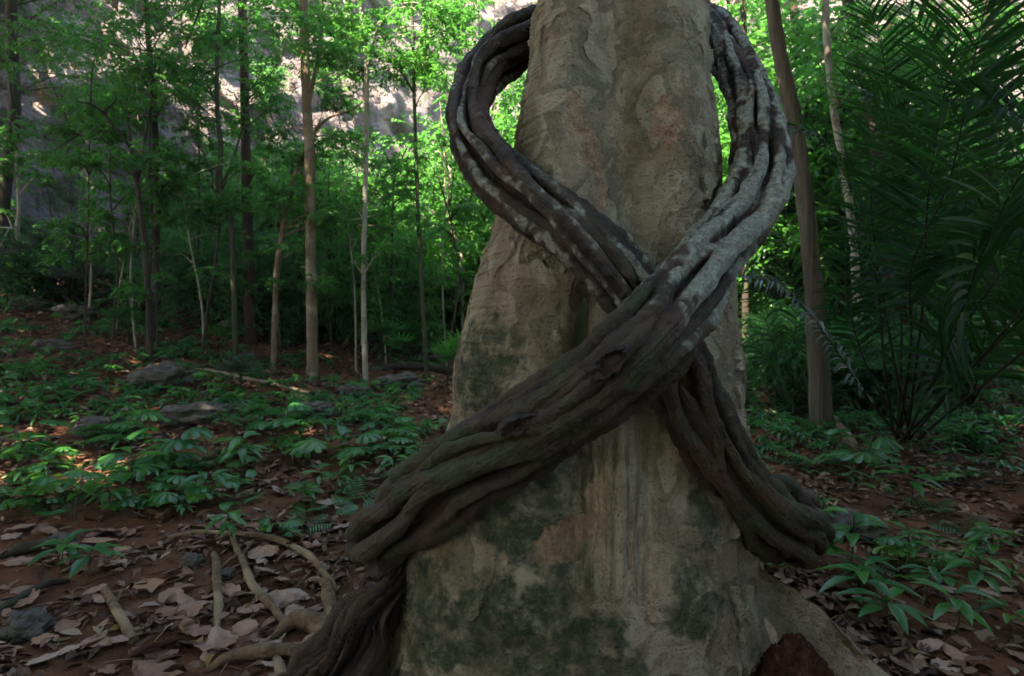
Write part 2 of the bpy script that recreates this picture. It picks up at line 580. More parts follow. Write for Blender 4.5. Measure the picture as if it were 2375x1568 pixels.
rv = np.array([P(1690, 1235, 2.30), P(1768, 1316, 2.30), P(1855, 1376, 2.26), P(1945, 1452, 2.19), P(2010, 1518, 2.13), P(2062, 1575, 2.08), P(2125, 1640, 2.03), P(2200, 1720, 1.98)])
V, F = fin(rv, .05, .13, seed=2.)
zz = np.zeros(len(V))
obj('buttress_root', mesh_np('buttress_root', V - GL, F, dict(moss=sstep(.5 * fbm(V * 9, 3) - .28, 0, .2) * .7, bare=sstep(fbm(V * 4 + 8, 3), .0, .5) * .6, green=zz, brown=np.clip(.62 + .5 * fbm(V * 5 + 3, 3), 0, 1), rim=zz, plate=zz + .5)), M_TRUNK, great)
rv = np.array([P(960, 1250, 2.5), P(900, 1380, 2.62), P(840, 1470, 2.75), P(790, 1540, 2.85), P(740, 1570, 2.95)])
V, F = fin(rv, .05, .16, seed=5.)
zz = np.zeros(len(V))
obj('buttress_root', mesh_np('buttress_root', V - GL, F, dict(moss=zz, bare=sstep(fbm(V * 4 + 8, 3), .0, .5) * .5, green=zz, brown=zz, rim=zz, plate=zz + .5)), M_TRUNK, great)

# ------------------------------------------------------------------ the two woody vines
m, nt, out = new_mat('liana_bark')
n = NT(nt)
f = n.noise(11, 5, .65)
c = n.ramp(f, [(.3, (.014, .009, .007)), (.55, (.032, .020, .015)), (.8, (.08, .052, .038))])
c = n.mix(n.math('MULTIPLY', n.attr('worn_highlight'), .5), c, (.16, .12, .095))  # paler worn ridges that also paint highlights along the strands
c = n.mix(n.math('MULTIPLY', n.attr('red'), .55), c, (.10, .048, .034))
c = n.mix(n.math('MULTIPLY', n.attr('moss'), .62), c, n.ramp(n.noise(26, 4, .7), [(.3, (.018, .030, .014)), (.65, (.05, .075, .03)), (.85, (.13, .15, .08))]))
lich = n.ramp(n.noise(34, 5, .75), [(.25, (.13, .14, .11)), (.5, (.34, .36, .31)), (.75, (.58, .59, .56))])
lf = n.math('MULTIPLY', n.attr('lichen'), n.ramp(n.noise(60, 5, .75), [(.30, .1), (.6, .9)]))
c = n.mix(lf, c, lich)
n.bsdf(out, c, n.math('SUBTRACT', .72, n.math('MULTIPLY', n.attr('lichen'), .12)), .4, n.bump(n.math('ADD', n.noise(120, 4, .65), n.math('MULTIPLY', n.noise(32, 4, .6), 1.4)), .008))
M_LIANA = m


def liana(path, K, seed, lich_of, moss_of, ns=1500, nphi=320, twist=.9, CC=.76, RHO=.212):
    pts = []
    for px, py, d, hw in path:
        c = P(px, py, d)
        pts.append([*c, hw * d / FV, px, py])
    D, Ltot = resample(pts, ns)
    C, R_, px, py = D[:, :3], D[:, 3], D[:, 4], D[:, 5]
    T, N, B = frames(C)
    s = np.linspace(0, Ltot, ns)
    phi = np.linspace(0, 2 * np.pi, nphi, endpoint=False)
    S, PH = np.meshgrid(s, phi, indexing='ij')
    rk, pk = [], []
    for k in range(K):
        one = np.zeros(ns)
        w = np.stack([s * 1.5, one + k * 7.7 + seed, one], -1)
        ph = 2 * np.pi * (k + .25 * math.sin(k * 2.3 + seed)) / K + twist * (s - s[0]) + .75 * noise(w) + .25 * noise(w * 3.1)
        cc = CC * (1 + .22 * noise(w * 1.6 + 5))
        rho = np.clip(RHO * (1 + .30 * math.sin(k * 4.1 + seed)) * (1 + .38 * noise(w * 1.9 + 11) + .10 * noise(w * 7 + 3)), .11, .42)
        a = (PH - ph[:, None] + np.pi) % (2 * np.pi) - np.pi
        disc = rho[:, None] ** 2 - cc[:, None] ** 2 * np.sin(a) ** 2
        r = np.where((disc > 0) & (np.cos(a) > 0), cc[:, None] * np.cos(a) + np.sqrt(np.maximum(disc, 0)), 0)
        rk.append(r)
        pk.append(a)
    rk = np.array(rk)
    top = np.argmax(rk, 0)
    rr = (np.sum(rk ** 40, 0)) ** (1 / 40)
    rr = np.maximum(rr, .50)
    # lightly soften the creases along phi
    for _ in range(1):
        rr = .5 * rr + .25 * (np.roll(rr, 1, 1) + np.roll(rr, -1, 1))
    wide = sum(np.roll(rr, q, 1) for q in range(-16, 17, 2)) / 17
    ridge = np.clip((rr - wide) * 9, -1, 1)
    cs, sn = np.cos(PH), np.sin(PH)
    dirv = N[:, None, :] * cs[..., None] + B[:, None, :] * sn[..., None]
    base = C[:, None, :] + dirv * (R_[:, None] * rr)[..., None]
    ringp = np.stack([S * 34 + .8 * noise(base * 9), cs * 1.6 + top * 3.7, sn * 1.6], -1)
    disp = .0036 * noise(ringp) + .0024 * noise(ringp * np.array([2.3, 1.5, 1.5]) + 7)
    disp = disp + .008 * fbm(base * 9 + seed, 3) + .0022 * fbm(base * 42, 2)
    # fibres running along
    disp = disp + .0018 * noise(np.stack([S * 5, cs * 14, sn * 14], -1)) + .0026 * noise(np.stack([S * 9, cs * 27, sn * 27], -1)) - .004 * np.maximum(0, noise(np.stack([S * 14, cs * 9 + top * 2, sn * 9], -1)) - .35)
    V = base + dirv * disp[..., None]
    ed = .5 * fbm(base * 12 + 2, 4) + .2 * noise(base * 45)
    strand = np.array([math.sin(k * 5.3 + seed * 2) for k in range(K)])[top]
    along = noise(np.stack([S * 4.2, top * 5.1, np.zeros_like(S)], -1))
    lich = sstep(lich_of(px, py)[:, None] + .14 * strand + .42 * along + 1.0 * ed + .48 * ridge - .10 + .3 * noise(np.stack([S * 45, cs * 3 + top, sn * 3], -1)), -.05, .38)  # lichen, pushed onto the ridges to double as whitish highlights
    moss = sstep(moss_of(px, py)[:, None] + .6 * noise(base * 6 + 40) + .5 * ed, .1, .5)
    red = sstep(.9 * noise(base * 5 + 80) + .4 * ed + .3 * along, .0, .35)
    return V.reshape(-1, 3), grid_faces(ns, nphi), dict(lichen=lich.ravel(), moss=moss.ravel(), red=red.ravel(), worn_highlight=np.clip(ridge * .7 + .35 * ed, 0, 1).ravel()), C, R_


A_PATH = [(1560, 40, 2.86, 50), (1620, 52, 2.68, 50), (1665, 92, 2.5, 48), (1706, 152, 2.36, 50), (1737, 225, 2.24, 54), (1755, 305, 2.15, 62), (1762, 385, 2.08, 70), (1752, 455, 2.02, 74), (1712, 525, 1.95, 78),
          (1650, 600, 1.84, 84), (1578, 690, 1.69, 96), (1500, 790, 1.57, 100), (1420, 868, 1.56, 98), (1320, 945, 1.62, 94), (1220, 1008, 1.71, 96), (1125, 1062, 1.81, 98), (1045, 1118, 1.92, 98), (970, 1175, 2.04, 98),
          (905, 1232, 2.2, 90), (888, 1268, 2.38, 78), (935, 1290, 2.56, 62), (1040, 1280, 2.75, 50), (1180, 1250, 2.9, 45)]
B_PATH = [(1420, 20, 2.92, 50), (1320, 50, 2.8, 50), (1250, 78, 2.62, 54), (1195, 105, 2.48, 55), (1138, 148, 2.36, 54), (1100, 205, 2.25, 50), (1088, 268, 2.16, 50), (1103, 335, 2.07, 60), (1148, 402, 1.99, 70),
          (1215, 455, 1.92, 73), (1290, 507, 1.85, 72), (1365, 568, 1.80, 70), (1430, 640, 1.77, 70), (1490, 730, 1.78, 74), (1545, 825, 1.80, 78), (1602, 940, 1.84, 76), (1660, 1050, 1.90, 78), (1715, 1135, 1.97, 80),
          (1770, 1190, 2.06, 88), (1815, 1215, 2.19, 92), (1835, 1232, 2.36, 82), (1770, 1225, 2.56, 62), (1650, 1200, 2.75, 50), (1500, 1180, 2.9, 45)]

a_l = lambda px, py: np.where((py > 60) & (px > 1000), np.interp(py, [0, 90, 230, 330, 372, 400, 560, 680, 760, 860], [-.2, 0, .30, .22, -.45, .42, .40, .2, -.2, -1.1]), -1.0)
a_m = lambda px, py: np.interp(py, [0, 560, 640, 760, 900, 1000, 1100, 1200, 1300], [-.6, -.25, .1, .05, .15, .28, .32, .25, 0])
V, F, A, CA, RA = liana(A_PATH, 12, 1.3, a_l, a_m, ns=1700)
oA = tag(obj('liana', mesh_np('liana', V, F, A), M_LIANA), 'thick grey-lichened woody vine crossing in front and swinging out at the upper right', 'vine', 'woody vines round the great tree')
b_l = lambda px, py: np.where(py < 720, np.interp(px, [1080, 1120, 1180, 1240, 1300, 1400, 1480], [-.45, -.35, -.5, -.2, -.2, -.3, -.15]) - .3 * sstep(-py, -200, -90), -1.0)
b_m = lambda px, py: np.interp(py, [0, 200, 260, 480, 700, 900, 1050, 1100, 1200, 1300], [-.9, -.7, -.2, -.35, -.3, -.25, -.05, .15, .3, .2])
V, F, A, CB, RB = liana(B_PATH, 11, 4.1, b_l, b_m, ns=1700, twist=.7)
oB = tag(obj('liana', mesh_np('liana', V, F, A), M_LIANA), 'dark brown woody vine looping out at the upper left and passing behind the lichened vine', 'vine', 'woody vines round the great tree')


def strand(pts, rad, seed, lich=-1., moss=-1., n=420, seg=30):
    pr = np.array([[*P(x, y, d), y] for x, y, d in pts])
    D, L = resample(np.column_stack([pr, np.asarray(rad, float) * np.ones(len(pr))]), n)
    C, R_ = D[:, :3], D[:, 4]
    lich = lich - 1.2 * sstep(D[:, 3], 640, 820)[:, None] - .2
    T, N, B = frames(C)
    a = np.linspace(0, 2 * np.pi, seg, endpoint=False)
    s = np.linspace(0, L, n)
    S, PH = np.meshgrid(s, a, indexing='ij')
    dirv = N[:, None, :] * np.cos(PH)[..., None] + B[:, None, :] * np.sin(PH)[..., None]
    taper = np.minimum(1, np.minimum(s, L - s) / .08 + .05)
    wob = 1 + .22 * noise(np.stack([s * 6, s * 0 + seed, s * 0], -1))
    base = C[:, None, :] + dirv * (R_ * taper * wob)[:, None, None]
    disp = .0022 * noise(np.stack([S * 30, np.cos(PH) * 1.5 + seed, np.sin(PH) * 1.5], -1)) + .005 * fbm(base * 14, 3)
    V = base + dirv * disp[..., None]
    ed = .5 * fbm(base * 12 + 2, 4)
    z = noise(np.stack([S * 4, np.full_like(S, seed), S * 0], -1))
    return V.reshape(-1, 3), grid_faces(n, seg), dict(lichen=sstep(lich + .5 * z + .9 * ed, -.05, .38).ravel(), moss=sstep(moss + .7 * noise(base * 6) + .4 * ed, .1, .5).ravel(), red=sstep(noise(base * 5 + 80), .0, .4).ravel(), worn_highlight=np.clip(.45 + .5 * ed, 0, 1).ravel())


for pts, rad, l, mo, par in (
        ([(1530, 640, 1.60), (1480, 690, 1.56), (1445, 735, 1.55), (1395, 785, 1.57), (1320, 835, 1.62), (1230, 895, 1.70), (1140, 955, 1.80), (1060, 1020, 1.90), (985, 1090, 2.02), (935, 1160, 2.2), (940, 1220, 2.45)], .022, .0, .12, oA),
        ([(1560, 690, 1.58), (1490, 770, 1.47), (1400, 862, 1.455), (1300, 948, 1.52), (1210, 1000, 1.61), (1130, 1040, 1.71), (1040, 1085, 1.82), (960, 1110, 1.95), (895, 1175, 2.12), (868, 1230, 2.3), (900, 1270, 2.55)], .021, -.3, .15, oA),
        ([(1790, 330, 2.06), (1812, 400, 2.02), (1800, 470, 1.96), (1760, 545, 1.87), (1690, 640, 1.75), (1620, 730, 1.62), (1560, 800, 1.53), (1480, 890, 1.49), (1380, 975, 1.53), (1270, 1050, 1.62)], .022, .25, -.3, oA),
        ([(1735, 240, 2.17), (1728, 320, 2.08), (1735, 400, 2.0), (1715, 470, 1.93), (1660, 540, 1.83), (1590, 620, 1.70), (1520, 700, 1.56), (1450, 790, 1.48), (1360, 870, 1.49), (1260, 945, 1.58), (1150, 1005, 1.70)], .020, .3, -.3, oA),
        ([(1665, 80, 2.42), (1715, 135, 2.30), (1765, 215, 2.17), (1795, 300, 2.08)], .026, .05, -.5, oA),
        ([(1110, 250, 2.08), (1112, 300, 2.02), (1135, 350, 1.97), (1200, 420, 1.89), (1290, 480, 1.81), (1370, 540, 1.75), (1440, 610, 1.71), (1480, 680, 1.71)], .026, -.1, -.3, oB),
        ([(1070, 250, 2.14), (1075, 330, 2.06), (1115, 410, 1.96), (1180, 470, 1.88), (1270, 525, 1.80), (1350, 590, 1.75), (1420, 670, 1.73)], .024, -.6, -.3, oB),
        ([(1240, 100, 2.48), (1180, 130, 2.36), (1140, 180, 2.26), (1118, 240, 2.16), (1090, 290, 2.10)], .026, -.7, -.5, oB),
        ([(1600, 800, 1.80), (1645, 880, 1.80), (1690, 960, 1.84), (1725, 1040, 1.89), (1755, 1090, 1.95), (1800, 1150, 2.04), (1850, 1190, 2.2), (1850, 1220, 2.45)], .025, -.7, .15, oB),
        ([(1575, 890, 1.74), (1625, 990, 1.79), (1680, 1090, 1.86), (1735, 1170, 1.94), (1790, 1235, 2.05), (1825, 1275, 2.2), (1800, 1270, 2.45)], .026, -1, .0, oB),
        ([(1770, 1110, 2.02), (1815, 1120, 2.04), (1860, 1165, 2.07), (1893, 1215, 2.14), (1893, 1245, 2.3), (1850, 1250, 2.5)], .030, -.5, .35, oB),
        ([(1760, 1090, 1.99), (1800, 1140, 1.99), (1840, 1200, 2.05), (1865, 1265, 2.2), (1830, 1280, 2.45)], .034, -.6, .2, oB)):
    V, F, A = strand(pts, rad, RNG.random() * 50, l, mo)
    obj('strand', mesh_np('strand', V, F, A), M_LIANA, par)

# knot holes on the front vine: lipped rings with a rough pit
for kx, ky, kd, rx, ry, rot in ((1415, 842, 1.425, 46, 26, -.6), (1205, 985, 1.575, 50, 18, -.45)):
    c0 = P(kx, ky, kd)
    u = np.linspace(0, 1, 26)
    a = np.linspace(0, 2 * np.pi, 72, endpoint=False)
    U, Aa = np.meshgrid(u, a, indexing='ij')
    an = noise(np.stack([np.cos(Aa) * 1.8 + kx, np.sin(Aa) * 1.8, U * 0], -1))
    an2 = noise(np.stack([np.cos(Aa) * 5 + kx, np.sin(Aa) * 5, U * 4], -1))
    rr = U * (1 + .28 * an + .10 * an2)
    h = .020 * (1 + 1.1 * an + .5 * an2) * np.exp(-((U - .68) / .17) ** 2) - .012 * np.exp(-(U / .34) ** 2) - .045 * sstep(U, .8, 1)
    qx, qy = rr * np.cos(Aa) * rx * 1.3, rr * np.sin(Aa) * ry * 1.3
    X = (qx * math.cos(rot) - qy * math.sin(rot)) * kd / FV
    Zz = -(qx * math.sin(rot) + qy * math.cos(rot)) * kd / FV
    V = np.stack([c0[0] + X, c0[1] - h, c0[2] - Zz * -1], -1)
    nz = fbm(V * 24, 4)
    V[..., 1] -= .018 * nz * (1 - sstep(U, .75, 1))
    V = V.reshape(-1, 3)
    obj('knot', mesh_np('knot', V, grid_faces(26, 72), dict(lichen=np.zeros(len(V)), moss=np.zeros(len(V)), red=(.8 * (1 - sstep(U, .5, .9))).ravel())), M_LIANA, oA)
# ------------------------------------------------------------------ plant materials
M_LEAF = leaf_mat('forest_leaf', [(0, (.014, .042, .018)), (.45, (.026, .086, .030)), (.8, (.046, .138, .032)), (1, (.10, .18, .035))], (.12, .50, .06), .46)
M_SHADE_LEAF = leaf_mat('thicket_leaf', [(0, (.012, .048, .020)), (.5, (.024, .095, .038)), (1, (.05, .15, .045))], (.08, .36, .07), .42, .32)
M_FERN = leaf_mat('palm_leaf', [(0, (.006, .024, .009)), (.5, (.012, .050, .015)), (.93, (.022, .078, .018)), (1, (.09, .12, .02))], (.06, .24, .03), .4, .55, .12)
M_SEED = leaf_mat('seedling_leaf', [(0, (.014, .075, .034)), (.4, (.028, .135, .042)), (.75, (.055, .20, .035)), (1, (.15, .25, .05))], (.08, .36, .06), .28, .33, .5)
M_FAN = leaf_mat('fan_palm_leaf', [(0, (.03, .06, .05)), (1, (.09, .13, .12))], (.06, .14, .06), .2, .35, .6)
M_STEM = bark_mat('green_stem', (.03, .04, .018), (.06, .06, .03), (40, 40, 8), dist=.002)
M_STALK = bark_mat('palm_stalk', (.010, .012, .007), (.028, .03, .014), (30, 30, 3), dist=.003)
M_DARK = bark_mat('dark_bark', (.022, .016, .013), (.06, .045, .035), (16, 16, 2.5), (.05, .06, .035))
M_REDB = bark_mat('red_brown_bark', (.035, .018, .014), (.085, .048, .034), (18, 18, 2))
M_TAN = bark_mat('tan_bark', (.10, .068, .046), (.21, .15, .10), (14, 14, 2), (.29, .24, .18))
M_GREY = bark_mat('grey_bark', (.20, .18, .15), (.34, .31, .26), (14, 14, 3), (.12, .09, .07))
M_GREENB = bark_mat('mossy_bark', (.03, .035, .02), (.07, .07, .045), (16, 16, 2.5), (.04, .07, .03))
M_PALEB = bark_mat('pale_fluted_bark', (.05, .04, .03), (.16, .128, .098), (22, 22, .9), None, dist=.03)
M_ROOT = bark_mat('root_bark', (.08, .045, .026), (.23, .15, .09), (24, 24, 24), (.30, .22, .14), dist=.012)
M_ROTTEN = bark_mat('rotten_wood', (.016, .010, .008), (.075, .043, .032), (9, 9, 9), dist=.02)

m, nt, out = new_mat('boulder_stone')
n = NT(nt)
f = n.noise(6, 6, .6)
c = n.ramp(f, [(.3, (.055, .045, .042)), (.6, (.13, .11, .10)), (.75, (.21, .19, .18))])
c = n.mix(n.ramp(n.noise(3, 4), [(.5, 0.0), (.65, .7)]), c, (.035, .045, .022))
n.bsdf(out, c, .9, .2, n.bump(n.noise(18, 5, .65), .03))
M_STONE = m

m, nt, out = new_mat('dead_leaf')
n = NT(nt)
oi = n.node('ShaderNodeObjectInfo').outputs['Random']
v = n.math('FRACT', n.math('ADD', n.attr('var'), oi))
c = n.ramp(v, [(0, (.05, .022, .015)), (.3, (.14, .066, .040)), (.55, (.23, .12, .078)), (.75, (.32, .19, .135)), (.93, (.42, .29, .22)), (1, (.30, .20, .04))])
c = n.mix(n.math('MULTIPLY', n.noise(45, 4, .65), .7), c, (.06, .03, .02))
n.bsdf(out, c, .7, .3)
M_DEAD = m
m, nt, out = new_mat('pale_dead_leaf')
n = NT(nt)
oi = n.node('ShaderNodeObjectInfo').outputs['Random']
c = n.ramp(oi, [(0, (.22, .11, .075)), (.4, (.34, .20, .15)), (.75, (.43, .29, .24)), (1, (.34, .18, .10))])
c = n.mix(n.ramp(n.noise(30, 5, .7), [(.4, 0.0), (.75, .8)]), c, (.11, .06, .045))
n.bsdf(out, c, .65, .35)
M_PALE = m


# ------------------------------------------------------------------ foliage builders
def sprays(mb, centre, rad, n_twigs, per, L, W, flat=.6, droop=.3):
    """a clump of leafy twigs round a centre"""
    centre, rad = np.asarray(centre), np.asarray(rad) * np.ones(3)
    a = RNG.uniform(0, 2 * np.pi, n_twigs)
    el = RNG.normal(.05, .45, n_twigs)
    d = np.stack([np.cos(a) * np.cos(el), np.sin(a) * np.cos(el), np.sin(el)], -1)
    st = centre + d * rad * RNG.uniform(.05, .75, (n_twigs, 1)) + RNG.normal(0, .22, (n_twigs, 3)) * rad
    ln = rad.mean() * RNG.uniform(.35, .75, n_twigs)
    d2 = unit(d * np.array([1, 1, flat]) + RNG.normal(0, .35, (n_twigs, 3)))
    t = (np.arange(per) + RNG.uniform(0, 1, (n_twigs, per))) / per
    pos = st[:, None] + d2[:, None] * (t * ln[:, None])[..., None]
    pos[..., 2] -= droop * ln[:, None] * t ** 2
    sd = unit(np.cross(d2, [0, 0, 1.]))
    sg = np.where(np.arange(per) % 2, 1., -1.)[None, :, None]
    fw = d2[:, None] * .55 + sd[:, None] * sg * .8 + RNG.normal(0, .3, (n_twigs, per, 3)) - np.array([0, 0, .28])
    up = np.array([0, 0, 1.]) + RNG.normal(0, .4, (n_twigs, per, 3))
    N = n_twigs * per
    V, F, k = leaves(pos.reshape(N, 3), fw.reshape(N, 3), up.reshape(N, 3), L * RNG.uniform(.6, 1.25, N), W * RNG.uniform(.7, 1.2, N))
    var = np.clip(np.repeat(RNG.random(n_twigs), per) * .55 + RNG.random(N) * .45, 0, 1)
    mb.add(V, F, np.repeat(var, k))


LOW = 6


def path_at(pts, f):
    D, _ = resample(np.asarray(pts, float), 40)
    return D[int(np.clip(f, 0, 1) * 39)]


def tree(name, label, path, d, wpx, mat, clumps=(), branches=(), group=None, leafmat=None, leaf=(.068, .026), base=True, dens=1.0, lobes=0, seg=10, top=None):
    """a real tree: trunk measured in the photograph at distance d, limbs, twigs and leaf sprays"""
    pts = [P(x, y, d) for x, y in path]
    if base:
        b = pts[-1]
        pts.append(np.array([b[0], b[1], min(b[2] - .02, float(hground(b[0], b[1])) - .12)]))
    if top is not None:      # the trunk goes on above the frame
        pts.insert(0, pts[0] + np.array(top))
    rad = np.interp(np.linspace(0, 1, len(pts)), np.linspace(0, 1, len(wpx)), wpx) / 2 / FV * d
    root = np.array([pts[-1][0], d, float(hground(pts[-1][0], d))])
    th = thing(name, label, 'tree', root, group)
    tw = MB()
    tw.add(*tube(pts, rad, 60, seg, .12, 5, lobes), .5)
    limbs = []
    for bp, bw, dd in branches:
        q = [P(x, y, d + dd * i / max(1, len(bp) - 1)) for i, (x, y) in enumerate(bp)]
        b = MB()
        b.add(*tube(q, np.array([bw, bw * .6, bw * .3]) / 2 / FV * d if len(q) == 3 else np.linspace(bw, bw * .35, len(q)) / 2 / FV * d, 26, 7, .08, 6), .5)
        obj('branch', b.mesh('branch', root), mat, th)
        limbs.append(q)
    if clumps:
        bx_ = path[len(path) // 2][0]
        clumps = list(clumps) + rnd_clumps(LOW, bx_ - 75, bx_ + 75, 300, 680, 34, 13, .6) if bx_ < 1080 else clumps
        lv = MB()
        P0 = np.array(pts[:-1])
        for cx, cy, rx, ry, dd, nt_ in clumps:
            c = P(cx, cy, d + dd)
            r = np.array([rx, (rx + ry) / 2, ry]) / FV * d
            sprays(lv, c, r, max(3, int(nt_ * dens * 1.02)), 10, *leaf)
            # a thin limb from the nearest lower trunk point to the clump
            cand = np.vstack([resample(P0, 30)[0]] + [resample(np.array(q), 12)[0] for q in limbs])
            e = np.linalg.norm(cand - c, axis=1) + 1.2 * np.maximum(0, cand[:, 2] - c[2] + .15)
            s = cand[np.argmin(e)]
            mid = (s + c) / 2 + RNG.normal(0, .06, 3) + np.array([0, 0, .08])
            tw.add(*tube([s, mid, c], np.array([.011, .008, .004]) * d / 8, 10, 5, .1), .5)
        obj('crown', lv.mesh('crown', root), leafmat or M_LEAF, th)
    obj('trunk', tw.mesh('trunk', root), mat, th)
    return th


def rnd_clumps(n, x0, x1, y0, y1, r, tw, dd=.8):
    return [(RNG.uniform(x0, x1), RNG.uniform(y0, y1), r * RNG.uniform(.7, 1.3), r * RNG.uniform(.45, .8), RNG.uniform(-dd, dd), tw) for _ in range(n)]


# ------------------------------------------------------------------ the slender trees on the left
G_L = None
d1 = ground_hit(347, 838)[1]
tree('slender_tree', 'thin black-stemmed tree forking low over the hillside, left of its darker twin', [(295, 280), (310, 380), (325, 480), (338, 600), (346, 720), (347, 838)], d1, [7, 10, 13, 15, 17], M_DARK,
     rnd_clumps(14, 80, 420, 60, 400, 60, 20), [([(304, 345), (270, 300), (225, 250), (180, 235)], 7, -.6), ([(318, 430), (335, 330), (350, 240), (352, 120)], 8, .4), ([(310, 380), (240, 330), (170, 310)], 6, .5)])
tree('slender_tree', 'dark upright tree close behind the low-forking black stem', [(340, 20), (352, 190), (358, 260), (362, 380), (364, 500), (360, 640), (357, 740)], d1 + .7, [9, 12, 14, 15, 17], M_DARK,
     rnd_clumps(17, 200, 480, -70, 250, 70, 28), [([(356, 230), (320, 150), (290, 60)], 7, .5), ([(362, 420), (410, 400), (450, 380)], 5, .4)], top=(-.1, .1, 2.5))
d2 = ground_hit(545, 850)[1]
tree('slender_tree', 'sinuous mossy stem with a kinked fork halfway up', [(508, 20), (503, 150), (504, 260), (512, 350), (505, 425), (522, 465), (537, 520), (541, 620), (545, 760), (546, 850)], d2, [7, 9, 11, 12, 13, 13], M_GREENB,
     rnd_clumps(19, 400, 660, -70, 280, 62, 26), [([(512, 440), (540, 370), (565, 280), (580, 190)], 8, .4), ([(504, 250), (470, 170), (430, 110)], 5, -.5)], top=(0, .1, 2.2))
tree('slender_tree', 'dark red-brown trunk standing just right of the sinuous mossy stem', [(562, -20), (566, 150), (570, 350), (573, 480), (576, 600), (580, 720), (583, 830)], d2 + .9, [17, 20, 23, 25, 28], M_REDB,
     rnd_clumps(9, 520, 680, -80, 160, 60, 20), top=(0, .1, 3))
d3 = ground_hit(724, 872)[1]
tree('slender_tree', 'straight tan trunk, tallest on the left, with one upright side limb', [(703, -20), (706, 110), (710, 230), (716, 330), (719, 470), (721, 640), (723, 790), (724, 868)], d3, [16, 18, 20, 21, 22, 29], M_TAN,
     rnd_clumps(11, 590, 860, -80, 170, 60, 20), [([(713, 250), (728, 180), (745, 90), (748, -40)], 12, .5)], top=(-.05, .1, 3.2), lobes=5)
tree('slender_tree', 'crooked pale sapling bending right into a long bare limb', [(690, 390), (668, 450), (656, 530), (646, 590), (641, 640), (638, 720), (634, 862)], ground_hit(634, 866)[1], [9, 11, 12, 13, 14], M_TAN,
     rnd_clumps(11, 600, 790, 300, 560, 46, 22, .5), [([(690, 395), (716, 335), (738, 295), (770, 270), (815, 255), (842, 236)], 9, .15), ([(716, 335), (745, 270), (752, 210)], 5, .3)])
tree('slender_tree', 'thin chalky white stem with dark upper half', [(838, -10), (846, 100), (850, 200), (849, 330), (846, 480), (843, 620), (844, 760), (848, 895)], ground_hit(848, 898)[1], [9, 10, 11, 12, 13], M_GREY,
     rnd_clumps(20, 740, 1030, -70, 160, 60, 28), [([(849, 130), (830, 60), (800, 10)], 6, .3), ([(850, 160), (880, 60), (930, 10)], 6, -.3), ([(848, 240), (842, 200), (852, 120)], 6, .1)], top=(0, 0, 2))
tree('slender_tree', 'dark straight pole-like stem right of the chalky white one', [(955, -10), (958, 120), (961, 250), (966, 400), (970, 520), (976, 640), (984, 780), (989, 885)], ground_hit(989, 888)[1], [7, 8, 9, 10, 10], M_GREENB,
     rnd_clumps(18, 880, 1100, -70, 200, 56, 26), top=(0, 0, 2))
tree('slender_tree', 'hair-thin dark sapling between the chalky stem and the dark pole', [(912, 400), (910, 520), (908, 640), (906, 740), (905, 835)], 9.3, [4, 5, 6], M_DARK, rnd_clumps(8, 850, 980, 330, 470, 44, 22, .4))
tree('slender_tree', 'thin dark sapling leaning left below the mossy fork', [(512, 475), (505, 560), (495, 640), (482, 720), (472, 805)], 8.3, [5, 7, 9], M_DARK, rnd_clumps(7, 440, 560, 400, 540, 42, 20, .4))
tree('slender_tree', 'old dark trunk against the shadowed rock at the far left', [(26, -20), (30, 120), (34, 230), (28, 320), (16, 390), (6, 480)], 9.6, [20, 23, 26, 30], M_DARK, rnd_clumps(18, -60, 280, -60, 220, 74, 26), top=(0, 0, 2.5))
tree('slender_tree', 'short pale stem on the slope under the old dark trunk', [(38, 330), (42, 420), (43, 500), (40, 530)], 9.4, [7, 8, 9], M_GREY, rnd_clumps(6, -10, 120, 260, 400, 48, 20, .4))
tree('slender_tree', 'twin thin stem in the thicket left of the chalky tree', [(768, 540), (763, 640), (765, 720), (768, 800)], 9.0, [4, 5, 6], M_DARK, rnd_clumps(8, 720, 840, 480, 620, 42, 22, .5))
tree('slender_tree', 'whitish crooked stem in front of the sunlit bushes', [(1046, 380), (1042, 440), (1038, 490), (1050, 540), (1068, 570), (1072, 640)], 11.0, [6, 7, 8], M_GREY, rnd_clumps(6, 990, 1110, 300, 430, 46, 20, .5))

for k in range(20):
    d = RNG.uniform(7.6, 11.5)
    x0 = RNG.uniform(60, 1060)
    x = (x0 - CXV) / FV * d
    yb = CYV - (float(hground(x, d)) - CAMZ) / d * FV
    h_ = RNG.uniform(.45, 1.05) * (yb - 60)
    ln = RNG.normal(0, 28)
    pth = [(x0 + ln, yb - h_), (x0 + ln * .6 + RNG.normal(0, 8), yb - h_ * .66), (x0 + ln * .2 + RNG.normal(0, 8), yb - h_ * .3), (x0, yb)]
    shade = k % 2
    w0 = RNG.uniform(3, 5.5)
    tree('sapling', ('hair-thin dark sapling stem among the left-hand trees', 'hair-thin greyish sapling stem among the left-hand trees')[shade], pth, d, [w0 * .6, w0, w0 * 1.5], (M_DARK, M_GREY)[shade],
         rnd_clumps(5, x0 + ln - 60, x0 + ln + 60, yb - h_ - 40, yb - h_ + 90, 38, 14, .4), group=('thin dark saplings on the left', 'thin greyish saplings on the left')[shade])

